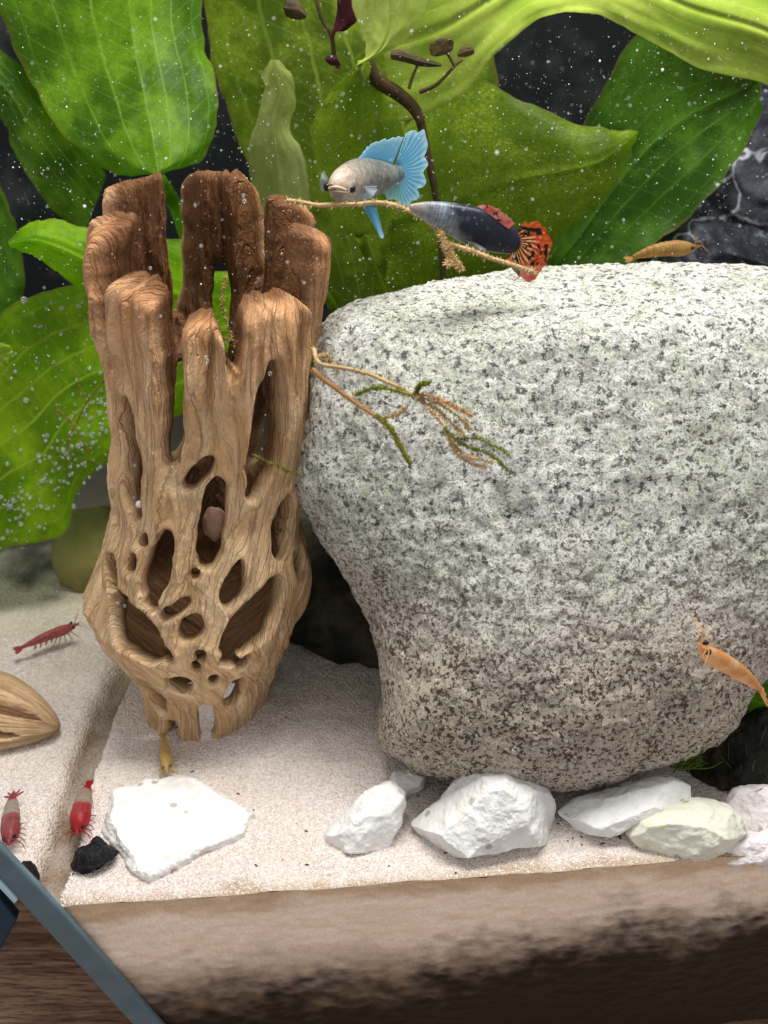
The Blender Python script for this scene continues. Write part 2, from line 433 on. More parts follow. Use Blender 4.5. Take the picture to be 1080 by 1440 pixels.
tank = empty('aquarium', (0, 16, TABLE_Z), 'glass aquarium with bluish polished glass edges standing on a wooden table', 'aquarium')
edge = bar([(-60, 1128), (80, 1275), (246, 1463), (206, 1463), (-60, 1172)], .16, -.2, 'glass_edge', ge, tank)
bar([(-60, 1176), (24, 1267), (20, 1271), (-60, 1186)], .1, -.26, 'seam_highlight', plain('glass_highlight', (.42, .55, .60), .2, .6), edge, .01)  # pale strip painted as a highlight on the glass edge
bar([(-60, 1206), (2, 1268), (24, 1294), (2, 1334), (-60, 1396)], .3, 2.6, 'side_edge', plain('glass_side', (.02, .05, .085), .12, .6), tank)
def panel_mat():
    M = Mat('back_panel'); p = M.pos()
    c = M.mix(M.ramp(M.noise(p, .35, 5, .65), .45, .75), (.006, .007, .008), (.035, .038, .04))
    return M.done(M.bsdf(c, .6, .3))
bp = np.array([[-45, 43, TABLE_Z], [45, 43, TABLE_Z], [45, 44, TABLE_Z], [-45, 44, TABLE_Z], [-45, 43, 60], [45, 43, 60], [45, 44, 60], [-45, 44, 60]], float)
mk('back_panel', bp, BOXF, panel_mat(), tank, smooth=False)

# ------------------------------------------------------------------ stones from their outlines
def stone(name, ctr, depth, outline, dfront, dback, mat, label, cat='stone', sub=6, ex=.8, rough=.12, rsc=1.0, cuts=0, seed=0, fine=0.0, group=None, parent=None, smoothr=2, lying=None, top=None, grow=1.0, lean=0.0):
    D0, F = ico(sub); E1 = np.array([1., 0, 0]); E2 = np.array([0, SP, CP]); E3 = np.array([0, -CP, SP])   # right, up, towards the lens
    o = np.array(outline, float); k = depth / FPX
    o = np.array(ctr) + (o - np.array(ctr)) * grow
    x, y = (o[:, 0] - ctr[0]) * k, (ctr[1] - o[:, 1]) * k; C0 = D(np.array(ctr[0], float), np.array(ctr[1], float), depth)
    if lying is not None:                                  # a slab: the outline is its plan on the ground
        g = G(o[:, 0], o[:, 1], lying); C0 = G(float(ctr[0]), float(ctr[1]), lying); x, y = g[:, 0] - C0[0], g[:, 1] - C0[1]
        E2 = np.array([0, 1., 0]); E3 = np.array([0, 0, 1.])
    ph = np.arctan2(y, x); a = np.linspace(-np.pi, np.pi, 721)
    # radius of the polygon outline in every direction
    rr = np.zeros(721); n = len(x)
    for i in range(n):
        x0, y0, x1, y1 = x[i], y[i], x[(i + 1) % n], y[(i + 1) % n]
        den = np.cos(a) * (y1 - y0) - np.sin(a) * (x1 - x0)
        with np.errstate(all='ignore'):
            t = (x0 * (y1 - y0) - y0 * (x1 - x0)) / den
            s = np.where(abs(x1 - x0) > abs(y1 - y0), (t * np.cos(a) - x0) / (x1 - x0 + 1e-12), (t * np.sin(a) - y0) / (y1 - y0 + 1e-12))
        ok = (t > 0) & (s >= -1e-6) & (s <= 1 + 1e-6); rr = np.where(ok, np.maximum(rr, t), rr)
    w = smoothr * 2 + 1
    r2 = np.concatenate([rr[:-1]] * 3); ker = np.hanning(w + 2)[1:-1]; ker /= ker.sum()
    rr = np.convolve(r2, ker, 'same')[720:1441]
    d = D0; phi = np.arctan2(d[:, 1], d[:, 0]); sa = np.hypot(d[:, 0], d[:, 1])
    R = np.interp(phi, a, rr)
    e1 = R * np.cos(phi) * sa ** ex; e2 = R * np.sin(phi) * sa ** ex
    e3 = np.sign(d[:, 2]) * abs(d[:, 2]) ** ex * np.where(d[:, 2] > 0, dfront, dback)
    e3 = e3 + lean * np.clip(e2, 0, None)
    L = np.stack([e1, e2, e3], -1)
    rg = np.random.default_rng(seed + 5); size = rr.mean()
    for _ in range(cuts):
        nn = rg.normal(size=3); nn[2] = abs(nn[2]) * .9 + .7; nn /= np.linalg.norm(nn)
        pr = L @ nn; dd = pr.max() * rg.uniform(.70, .92); ov = np.maximum(0, pr - dd); L = L - ov[:, None] * nn * .985
    V = C0 + L[:, :1] * E1 + L[:, 1:2] * E2 + L[:, 2:] * E3
    if top is not None:                                    # worn flat top
        nn = np.array(top[1]) / np.linalg.norm(top[1]); ov = (V - np.array(top[0])) @ nn
        sm = .28; ovs = np.where(ov > sm, ov, np.where(ov > -sm, (ov + sm) ** 2 / (4 * sm), 0)); V = V - (ovs * .93)[:, None] * nn
    N = L / (np.linalg.norm(L, axis=1)[:, None] + 1e-9); N = N[:, :1] * E1 + N[:, 1:2] * E2 + N[:, 2:] * E3
    V = V + N * (rough * fbm(V + seed * 7.7, rsc, 5, .55))[:, None]
    if fine: V = V + N * (fine * (fbm(V, 3.6, 3, .6)))[:, None]
    ob = mk(name, V, F, mat, parent)
    if parent is None: tag(ob, label, cat, group)
    return ob

boulder_out = [(415, 690), (428, 600), (445, 480), (500, 435), (600, 398), (700, 368), (800, 358), (930, 360), (1080, 380), (1220, 430), (1300, 560),
               (1270, 720), (1150, 845), (1078, 915), (1036, 965), (998, 1028), (932, 1058), (800, 1096), (690, 1100), (585, 1072), (527, 1036), (540, 985), (533, 920), (515, 865), (490, 810), (455, 762)]
stone('granite_boulder', (800, 730), 22.6, boulder_out, 3.5, 5.0, MAT['granite'],
      'large rounded pale granite boulder speckled black, resting on the sand', 'boulder', sub=8, ex=.70, rough=.10, rsc=.55, seed=1, fine=.055, smoothr=9, lean=.12, top=((4.0, 18.8, 10.72), (-.05, -.08, 1.0)))

# pale quartz pieces in front
def ground_depth(u, v, z=0.0):
    return (z - CAMH) / ray(float(u), float(v))[2]
stone('white_stone', (240, 1166), ground_depth(243, 1180), [(128, 1142), (150, 1124), (205, 1104), (262, 1097), (322, 1108), (352, 1148), (336, 1174), (264, 1208), (210, 1238), (186, 1218), (160, 1184)], .22, .5,
      MAT['white'], 'flat white quartz slab lying alone on the sand beside the black pebble', sub=7, ex=.5, rough=.10, rsc=1.2, cuts=3, seed=3, fine=.03, lying=.07, grow=1.06, smoothr=0)
stone('white_stone', (515, 1160), ground_depth(515, 1175), [(452, 1190), (462, 1168), (490, 1142), (512, 1118), (546, 1102), (566, 1118), (562, 1150), (548, 1188), (520, 1204), (485, 1206), (458, 1214)], .75, .7,
      MAT['white'], 'narrow white quartz stone with a ragged pointed end, beside the big peaked one', sub=6, ex=.95, rough=.07, rsc=1.6, cuts=7, grow=1.08, seed=5, fine=.02)
stone('white_stone', (572, 1100), ground_depth(572, 1118), [(545, 1106), (556, 1088), (576, 1083), (598, 1090), (597, 1106), (578, 1116), (556, 1124)], .4, .4,
      MAT['white'], 'tiny white quartz stone touching the ragged narrow stone', sub=5, ex=.8, rough=.06, rsc=2.4, cuts=3, seed=6, fine=.02)
stone('white_stone', (695, 1145), ground_depth(695, 1182), [(581, 1160), (622, 1128), (640, 1104), (668, 1086), (706, 1076), (738, 1092), (765, 1112), (782, 1140), (794, 1172), (782, 1196), (720, 1204), (655, 1206), (612, 1192)], 1.5, 1.0,
      MAT['white'], 'big peaked white quartz stone with a small black spot, largest of the row', sub=7, ex=1.0, rough=.07, rsc=1.1, cuts=12, seed=12, fine=.018, grow=1.06)
stone('white_stone', (878, 1134), ground_depth(878, 1172), [(788, 1142), (815, 1126), (862, 1114), (905, 1100), (940, 1093), (968, 1104), (966, 1124), (935, 1144), (890, 1158), (845, 1172), (808, 1164)], .8, .7,
      MAT['white'], 'flat oval white quartz stone tilted upon its cream neighbour', sub=6, ex=.9, rough=.06, rsc=1.6, cuts=6, grow=1.05, seed=14, fine=.02)
stone('cream_stone', (968, 1168), ground_depth(968, 1194), [(888, 1172), (900, 1150), (940, 1134), (985, 1128), (1022, 1134), (1049, 1162), (1025, 1182), (975, 1206), (935, 1204), (902, 1192)], .9, .8,
      MAT['cream'], 'cream quartz stone with yellow-green stain under the flat oval one', sub=6, ex=.9, rough=.07, rsc=1.4, cuts=7, grow=1.06, seed=17, fine=.02)
stone('pale_stone', (1072, 1136), ground_depth(1072, 1160), [(1020, 1130), (1034, 1112), (1062, 1106), (1110, 1102), (1140, 1130), (1120, 1160), (1070, 1172), (1036, 1168)], .7, .6,
      MAT['pink'], 'pale pinkish quartz stone behind the flat dark-streaked pink one', sub=6, ex=.85, rough=.07, rsc=1.6, cuts=7, seed=19, fine=.02)
stone('pink_stone', (1062, 1190), ground_depth(1062, 1196), [(992, 1202), (1014, 1186), (1050, 1174), (1100, 1168), (1150, 1180), (1130, 1212), (1070, 1216), (1020, 1214)], .35, .6,
      MAT['pink'], 'flat pink quartz stone lying against the glass beside the cream stone', sub=6, ex=.8, rough=.08, rsc=1.8, cuts=7, seed=23, fine=.03)
def black_mat():
    M = Mat('black_stone'); p = M.pos()
    c = M.mix(M.ramp(M.noise(p, 4, 4), .5, .75), (.006, .006, .007), (.03, .03, .034))
    return M.done(M.bsdf(c, .45, .5, M.bump(M.noise(p, 5, 5, .65), .8, .12)))
bm_ = black_mat()
stone('black_pebble', (131, 1206), ground_depth(131, 1214), [(101, 1216), (108, 1194), (132, 1183), (152, 1188), (165, 1200), (148, 1212), (128, 1227), (106, 1224)], .42, .4, bm_,
      'rough black lava pebble on the sand beside the flat white slab', 'pebble', sub=5, ex=.8, rough=.08, rsc=2.5, cuts=4, seed=31, fine=.03)
stone('black_pebble', (38, 1222), ground_depth(38, 1226), [(22, 1222), (28, 1212), (38, 1213), (46, 1224), (54, 1238), (40, 1236)], .25, .25, bm_,
      'side-glass reflection of the black pebble, built as a small pebble half hidden behind the diagonal glass edge', 'pebble', sub=5, ex=.8, rough=.06, rsc=2.5, cuts=3, seed=33, fine=.03)  # mirror image of the pebble above, added as a solid stone
M = Mat('olive_pebble'); p = M.pos()
pm = M.done(M.bsdf(M.mix(M.ramp(M.noise(p, .8, 4), .4, .7), (.20, .18, .055), (.12, .115, .045)), .5, .4, M.bump(M.noise(p, 4, 4), .3, .08)))
stone('olive_pebble', (125, 775), ground_depth(125, 815) - .3, [(74, 782), (84, 740), (110, 716), (150, 710), (185, 735), (190, 790), (165, 828), (120, 838), (88, 822)], 1.1, 1.1, pm,
      'rounded yellowish olive pebble behind the upright cholla wood', 'pebble', sub=5, ex=.9, rough=.05, rsc=.8, seed=35)
# dark stones behind
M = Mat('veined_black'); p = M.pos()
pw = M.n('VectorMath', {0: p, 1: M.scale(M.noise(p, .5, 3, out=1), (2.2, 2.2, 2.2))}, operation='ADD')
c = M.mix(M.ramp(M.noise(p, .5, 5, .6), .42, .72), (.012, .013, .018), (.065, .068, .085))
vn = M.ramp(M.voro(pw, .42, feature='DISTANCE_TO_EDGE'), .035, .005)
vn = M.math('MULTIPLY', vn, M.ramp(M.noise(p, .45, 2), .42, .6))
c = M.mix(M.math('MULTIPLY', vn, .85), c, (.46, .48, .52))
vm = M.done(M.bsdf(c, .45, .4, M.bump(M.noise(p, 1.4, 5, .6), .7, .3)))
stone('black_stone', (1090, 230), 36.0, [(900, 330), (960, 240), (1040, 150), (1120, 90), (1250, 100), (1300, 240), (1280, 420), (1100, 440), (940, 420)], 3.5, 3.0, vm,
      'tall black stone with thin white veins behind the boulder', sub=6, ex=.7, rough=.5, rsc=.5, cuts=6, seed=41, fine=.04)
stone('grey_black_stone', (1010, 350), 31.0, [(880, 372), (930, 330), (966, 302), (1000, 318), (1060, 335), (1120, 360), (1140, 420), (1010, 460), (900, 440)], 2.0, 2.0, vm,
      'low dark grey stone ridge just behind the boulder top', sub=6, ex=.8, rough=.25, rsc=.8, cuts=5, seed=43, fine=.05)
M = Mat('mulm_stone'); p = M.pos()
mm = M.done(M.bsdf(M.mix(M.ramp(M.noise(p, .7, 5, .6), .4, .66), (.016, .017, .013), (.07, .065, .04)), .7, .25, M.bump(M.noise(p, 3, 5, .6), .7, .2)))
stone('dark_stone', (470, 830), ground_depth(470, 905), [(360, 800), (400, 740), (470, 720), (560, 740), (640, 820), (640, 930), (560, 950), (480, 935), (400, 900)], 1.6, 2.0, mm,
      'dark mossy stone added for the shade in the gap under the boulder beside the wood', sub=6, ex=.8, rough=.25, rsc=.6, cuts=4, seed=45, fine=.06)  # added to stand in for the shade under the boulder
stone('brown_stone', (1075, 1060), ground_depth(1075, 1100), [(960, 1090), (985, 1050), (1020, 1020), (1070, 1000), (1130, 1010), (1160, 1090), (1100, 1112), (1000, 1112)], .8, 2.0, mm,
      'dark brown stone in the shade at the foot of the boulder, by the pinkish stone', sub=6, ex=.8, rough=.2, rsc=.8, cuts=3, seed=47, fine=.05)
stone('dark_stone', (20, 800), ground_depth(20, 770) + 4, [(-80, 800), (-40, 720), (20, 690), (70, 700), (100, 760), (80, 815), (0, 830)], 1.5, 1.5, mm,
      'dark mossy stone in the shade under the bubbly green leaf', sub=5, ex=.8, rough=.25, rsc=.6, cuts=3, seed=49, fine=.05)

# ------------------------------------------------------------------ cholla wood
def surface_nets(F, org, h):
    ins = F < 0; nx, ny, nz = F.shape
    cs = sum(ins[i:nx - 1 + i, j:ny - 1 + j, k:nz - 1 + k].astype(np.int8) for i in (0, 1) for j in (0, 1) for k in (0, 1))
    act = (cs > 0) & (cs < 8); I, J, K = np.nonzero(act); n = len(I)
    idx = -np.ones(act.shape, np.int32); idx[I, J, K] = np.arange(n)
    cor = [(i, j, k) for i in (0, 1) for j in (0, 1) for k in (0, 1)]
    val = {c: F[I + c[0], J + c[1], K + c[2]] for c in cor}
    acc = np.zeros((n, 3)); cnt = np.zeros(n)
    for a in cor:
        for ax in range(3):
            if a[ax]: continue
            b = list(a); b[ax] = 1; b = tuple(b)
            fa, fb = val[a], val[b]; m = (fa < 0) != (fb < 0)
            t = np.where(m, fa / np.where(m, fa - fb, 1), 0)
            q = np.array(a, float)[None] + np.zeros((n, 3)); q[:, ax] += t
            acc += q * m[:, None]; cnt += m
    V = (np.stack([I, J, K], -1) + acc / cnt[:, None]) * h + org
    Q = []
    for ax in range(3):
        sl0 = [slice(1, -1)] * 3; sl0[ax] = slice(0, -1); sl1 = [slice(1, -1)] * 3; sl1[ax] = slice(1, None)
        a, b = ins[tuple(sl0)], ins[tuple(sl1)]
        for flip in (False, True):
            m = (a & ~b) if not flip else (~a & b)
            ii = np.nonzero(m); c = [ii[0] + 1, ii[1] + 1, ii[2] + 1]; c[ax] = ii[ax]
            o1, o2 = [(1, 2), (2, 0), (0, 1)][ax]
            def cell(d1, d2):
                cc = [x.copy() for x in c]; cc[o1] = cc[o1] - d1; cc[o2] = cc[o2] - d2; return idx[cc[0], cc[1], cc[2]]
            q = [cell(1, 1), cell(0, 1), cell(0, 0), cell(1, 0)]
            if flip: q = q[::-1]
            Q.append(np.stack(q, -1))
    return V, np.vstack(Q)

def cholla():
    YC = 20.1
    sil = [(1040, 208, 372), (1010, 204, 373), (960, 200, 378), (930, 192, 390), (890, 160, 414), (850, 128, 434), (830, 119, 438), (805, 130, 438), (770, 142, 434), (735, 150, 424), (700, 156, 421), (620, 158, 430), (560, 154, 440), (450, 140, 452), (350, 129, 461), (290, 126, 464), (200, 120, 468), (100, 112, 472)]
    zz, xc, rr = [], [], []
    for v, l, r in sil:
        p = P((l + r) / 2, v, YC); a, b = P(l, v, YC), P(r, v, YC)
        zz.append(p[2]); xc.append(p[0]); rr.append((b[0] - a[0]) / 2 * 1.0)
    zz, xc, rr = map(np.array, (zz, xc, rr)); o = np.argsort(zz); zz, xc, rr = zz[o], xc[o], rr[o]
    fx = lambda z: np.interp(z, zz, xc); fr = lambda z: np.interp(z, zz, rr)
    def hit(u, v, back=False):
        d = ray(float(u), float(v)); t = np.linspace(12, 34, 4000); q = d[None] * t[:, None]; q[:, 2] += CAMH
        g = np.hypot(q[:, 0] - fx(q[:, 2]), q[:, 1] - YC) - fr(q[:, 2]) + (.35 if back else .0)
        k = np.nonzero(g < 0)[0]
        if len(k) == 0: k = [int(np.argmin(g))]
        q = q[k[-1] if back else k[0]]
        return math.atan2(q[0] - fx(q[2]), -(q[1] - YC)), q[2], q
    # unwrapped maps
    NT, NZ = 1200, 640; Z0, Z1 = -.6, 15.4
    T, Z = np.meshgrid(np.linspace(-np.pi, np.pi, NT, endpoint=False), np.linspace(Z0, Z1, NZ), indexing='ij')
    Rm = fr(Z); hole = np.full(T.shape, 9.0); psi = T * Rm
    wpc = np.stack([np.cos(T) * 2.2, np.sin(T) * 2.2, Z], -1); WS, WZ = .10 * fbm(wpc, 1.1, 3), .14 * fbm(wpc + 31, 1.0, 3)
    def add(th0, z0, a, b, ang, pw=2.0):
        nonlocal hole, psi
        dt = (T - th0 + np.pi) % (2 * np.pi) - np.pi; s = dt * float(fr(z0)) + WS * min(1, b / .2); dz = Z - z0 + WZ * min(1, b / .2)
        ca, sa = math.cos(ang), math.sin(ang)
        x = s * ca - dz * sa; y = s * sa + dz * ca          # y along the long axis
        q = (abs(x / b) ** pw + abs(y / a) ** pw) ** (1 / pw) + 1e-6
        gl = np.sqrt((x / (b * b)) ** 2 + (y / (a * a)) ** 2) / np.maximum(q, 1e-6) + 1e-6
        d = np.where(q > .3, (q - 1) / np.maximum(gl, .3 / max(a, b)), -b * .7)
        hole = np.minimum(hole, d)
        psi = psi - x * np.minimum(1.0, 1.0 / q ** 2) * .85 * (q < 4)
    front = [  # pixel centre, long half axis, short half axis, lean of the long axis to the right (degrees)
        (184, 652, 90, 15, -7), (278, 669, 27, 13, 38), (297, 738, 62, 18, 6), (376, 612, 96, 19, 4), (398, 745, 42, 11, 12),
        (226, 796, 46, 17, 8), (155, 802, 20, 14, -20), (331, 822, 33, 15, 16), (247, 856, 20, 8, 62), (269, 889, 18, 18, 0), (184, 882, 60, 24, -52), (364, 872, 56, 26, 50),
        (283, 927, 7, 6, 0), (275, 941, 6, 5, 0), (249, 965, 21, 17, -10), (213, 978, 36, 9, -8), (329, 972, 30, 11, 4), (290, 1016, 32, 13, 0), (237, 1024, 9, 8, 0), (325, 931, 6, 12, 20), (275, 808, 5, 4, 0),
        (240, 1046, 20, 12, 0), (205, 760, 8, 4, 30), (428, 640, 70, 8, 3), (412, 945, 20, 6, 20), (212, 850, 9, 6, -40), (300, 955, 8, 5, 10), (232, 925, 10, 6, -40), (345, 930, 10, 6, 40), (190, 790, 12, 6, 10), (420, 790, 16, 8, 0)]
    for u, v, a, b, ang in front:
        th, z, q = hit(u, v); k = proj(q)[2] / FPX
        add(th, z, a * k * 1.1, min(b * k / max(math.cos(th), .38), b * k * 2.0), math.radians(ang))
    for u, v, a, b, ang in [(312, 432, 60, 12, 3)]:
        th, z, q = hit(u, v, True); k = proj(q)[2] / FPX
        add(th, z, a * k * 1.1, b * k / max(abs(math.cos(th)), .45), math.radians(ang))
    rg = np.random.default_rng(4)
    for th in np.arange(1.75, 4.6, .42):                      # the side away from the lens
        z = rg.uniform(6.0, 7.0)
        while z < 9.0:
            a = rg.uniform(.5, 1.0) if z < 4 else rg.uniform(.8, 1.5)
            add(th + (.1 * rg.normal()), z + a, a, rg.uniform(.2, .33), rg.normal() * .15); z += 2 * a + rg.uniform(.35, .7)
    def zat(th, v):
        z = 11.0
        for _ in range(4):
            r_ = float(fr(z)) - .4; z = P(540., float(v), YC - r_ * math.cos(th))[2]
        return z
    for th, v, hw in [(-1.03, 510, .20), (-.20, 640, .24), (.36, 505, .20), (1.23, 480, .17), (1.92, 430, .32), (2.70, 385, .22), (-2.58, 440, .30), (-1.76, 400, .26)]:
        z0 = zat(th, v); add(th, (z0 + 17) / 2, (17 - z0) / 2, hw, 0.0, 3.0)
    hole = hole - .04
    # stub ends
    stubs = []
    for th, v, w in [(-2.14, 258, .35), (-1.42, 312, .30), (-.63, 402, .33), (3.21, 242, .38), (.09, 446, .18), (.80, 424, .40), (2.30, 284, .30), (1.56, 328, .31)]:
        stubs.append((th, w, zat(th, v) + .12))
    base_top = 9.4; top = np.full(T.shape, base_top)
    for th, w, z in stubs:
        dt = abs((T - th + np.pi) % (2 * np.pi) - np.pi)
        top = np.maximum(top, z - .10 - 3.2 * np.maximum(0, dt - w * .55) ** 2 / max(w, .2) - 12.0 * np.maximum(0, dt - w))
    pc = np.stack([np.cos(T) * 2.2, np.sin(T) * 2.2, Z], -1)
    top = top + .14 * fbm(pc * [1, 1, 0], 1.6, 3) + .10 * fbm(pc * [1, 1, 0], 6.0, 3)
    gp = np.stack([psi, Z * .13, 0 * Z + 3], -1)
    wrapw = 1.0
    Rm = Rm + .11 * np.exp(-(np.maximum(hole, 0) / .15) ** 2) - .10 * sstep(.25, .8, hole) \
        + .18 * perlin(pc * .6) + (.09 + .15 * sstep(6, 9, Z)) * fbm(gp, 1.9, 3) + .055 * fbm(gp, 5.0, 3)
    foot = .35 * perlin(pc * [1.4, 1.4, 0] + 5)
    h = .058
    x0, x1, y0, y1 = -8.3, -.6, YC - 3.2, YC + 3.2
    X, Y, ZZ = np.meshgrid(np.arange(x0, x1, h), np.arange(y0, y1, h), np.arange(-.35, 14.9, h), indexing='ij')
    X = X.astype(np.float32); Y = Y.astype(np.float32); ZZ = ZZ.astype(np.float32)
    dx = X - fx(ZZ[0, 0]).astype(np.float32)[None, None]; dy = Y - YC
    r = np.hypot(dx, dy); th = np.arctan2(dx, -dy)
    fi = (th + np.pi) / (2 * np.pi) * NT; fj = (ZZ - Z0) / (Z1 - Z0) * (NZ - 1)
    def samp(A):
        i0 = np.floor(fi).astype(np.int32); a = fi - i0; j0 = np.clip(np.floor(fj).astype(np.int32), 0, NZ - 2); b = fj - j0
        A = A.astype(np.float32)
        return (A[i0 % NT, j0] * (1 - a) + A[(i0 + 1) % NT, j0] * a) * (1 - b) + (A[i0 % NT, j0 + 1] * (1 - a) + A[(i0 + 1) % NT, j0 + 1] * a) * b
    SR = samp(Rm); th_ = .28 + .15 * sstep(6.5, 10.0, ZZ)
    sh = np.abs(r - (SR - th_)) - th_
    def smax(a, b, k): 
        hh = np.clip(.5 + .5 * (a - b) / k, 0, 1); return b + (a - b) * hh + k * hh * (1 - hh)
    f = smax(sh, -samp(hole), .22)
    # stub ends slope outward like worn cut ends
    f = smax(f, (ZZ - samp(top) - .35 * (SR - .4 - r)) * .8, .22)
    f = smax(f, (-.05 + .0 * ZZ - ZZ), .1)
    V, Q = surface_nets(f, np.array([x0, y0, -.35]), h)
    # attributes: grain phase, height, inner wall
    rx = V[:, 0] - fx(V[:, 2]); ry = V[:, 1] - YC; r = np.hypot(rx, ry); t = np.arctan2(rx, -ry)
    ii = np.clip(((t + np.pi) / (2 * np.pi) * NT).astype(int), 0, NT - 1); jj = np.clip(((V[:, 2] - Z0) / (Z1 - Z0) * (NZ - 1)).astype(int), 0, NZ - 1)
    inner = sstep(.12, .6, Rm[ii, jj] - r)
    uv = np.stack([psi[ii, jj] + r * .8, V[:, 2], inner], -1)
    root = empty('cholla_wood', (fx(0), YC, 0), 'upright hollow cholla wood skeleton, brown and full of oval holes', 'driftwood')
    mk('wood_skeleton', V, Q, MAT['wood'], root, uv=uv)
    # pinkish knob in the hole and tiny pale dots
    d, F = ico(4)
    th, z, q = hit(294, 756)
    mk('inner_knob', d * [.28, .25, .42] * (1 + .15 * perlin(d * 2))[:, None] + q + [0, .85, -.1], F, plain('knob_wood', (.42, .24, .17), .5), root)
    th, z, q = hit(192, 717); d, F = ico(2)
    mk('egg', d * .09 + q + [0, .28, 0], F, plain('egg_white', (.85, .8, .78), .3), root)
    bub = []
    for u, v in [(290, 503), (291, 512), (380, 526), (282, 690), (166, 848), (176, 852), (343, 276), (344, 284), (275, 290), (190, 655), (189, 700), (212, 378), (292, 508)]:
        th, z, q = hit(u, v); bub.append((d * random.uniform(.03, .06) + q - np.array([0, .03, -.02]), F))
    V, F = merge(bub); tag(mk('air_bubbles', V, F, BUB, root), kind='stuff')
    return root
M = Mat('air_bubble')
g = M.n('MixShader', {0: M.n('Fresnel', {0: 1.33}), 1: M.n('BsdfTransparent', {0: (.93, .96, .93, 1)}), 2: M.n('BsdfGlossy', {0: (1, 1, 1, 1), 1: .05})})
BUB = M.done(M.n('MixShader', {0: .10, 1: g, 2: M.n('BsdfDiffuse', {0: (.9, .95, .9, 1)})}))
cholla()

# fallen wood piece at the left
def fallen():
    a, b = G(-90, 985, .6), G(84, 1024, .3); n, m = 140, 90
    ax = (b - a); L = np.linalg.norm(ax); ax /= L; sd = np.cross(ax, [0, 0, 1.]); sd /= np.linalg.norm(sd); up = np.cross(sd, ax)
    t = np.linspace(0, 1, n); ph = np.linspace(0, 2 * np.pi, m, endpoint=False); Tt, Ph = np.meshgrid(t, ph, indexing='ij')
    R = .98 * np.clip(1 - (np.clip(Tt - .3, 0, 1) / .7) ** 1.8, 0, 1) ** .75 + .02
    gr = np.stack([Ph * 1.2, Tt * 1.2, 0 * Tt], -1); R = R * (1 + .12 * perlin(gr * [1, 1, 1]) + .025 * fbm(gr * [4, 1, 1], 1.5, 3))
    slot = ((Ph - 1.25) / .26) ** 2 + ((Tt - .55) / .34) ** 2; slot2 = ((Ph - .25) / .22) ** 2 + ((Tt - .42) / .36) ** 2
    R = R * (1 - .48 * sstep(1.25, .7, slot) - .4 * sstep(1.25, .7, slot2))
    V = a + ax * (L * Tt)[..., None] + sd * (R * np.cos(Ph))[..., None] * 1.25 + up * (R * np.sin(Ph))[..., None] * .85
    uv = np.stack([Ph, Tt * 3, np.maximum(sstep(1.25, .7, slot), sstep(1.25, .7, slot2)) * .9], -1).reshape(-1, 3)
    tag(mk('fallen_wood', V.reshape(-1, 3), gridF(n, m, True), MAT['wood'], uv=uv), 'short piece of grooved driftwood lying on the sand', 'driftwood')
fallen()

# ------------------------------------------------------------------ plants
LM = dict(
    bright=leaf_mat('leaf_bright', (0.208, 0.468, 0.008), (0.351, 0.650, 0.013), (0.546, 0.800, 0.065), .6, .12),
    mid=leaf_mat('leaf_mid', (0.104, 0.260, 0.010), (0.221, 0.442, 0.018), (0.390, 0.676, 0.078), .55, .22),
    dark=leaf_mat('leaf_dark', (0.046, 0.137, 0.010), (0.098, 0.234, 0.016), (0.156, 0.312, 0.039), .45, .25),
    olive=leaf_mat('leaf_olive', (0.130, 0.221, 0.013), (0.260, 0.377, 0.029), (0.364, 0.494, 0.065), .55, .3),
    net=leaf_mat('leaf_net', (0.182, 0.299, 0.016), (0.299, 0.429, 0.029), (0.130, 0.234, 0.019), .55, .6, nv=2.0, wt=.03),
    yellow=leaf_mat('leaf_yellow', (0.390, 0.624, 0.046), (0.598, 0.800, 0.117), (0.611, 0.800, 0.130), .6, .22),
    lime=leaf_mat('leaf_lime', (.36, .48, .07), (.50, .60, .14), (.30, .42, .05), .55, .3, nv=2.5, wt=.04),
    pale=leaf_mat('leaf_pale', (.46, .53, .15), (.58, .64, .24), (.30, .37, .08), .6, .2, nv=2.5, wt=.05),
    brown=leaf_mat('leaf_brown', (.060, .042, .018), (.10, .065, .025), (.10, .06, .02), .35, .2),
    red=leaf_mat('leaf_red', (.045, .008, .014), (.085, .014, .022), (.10, .02, .02), .35, .2))
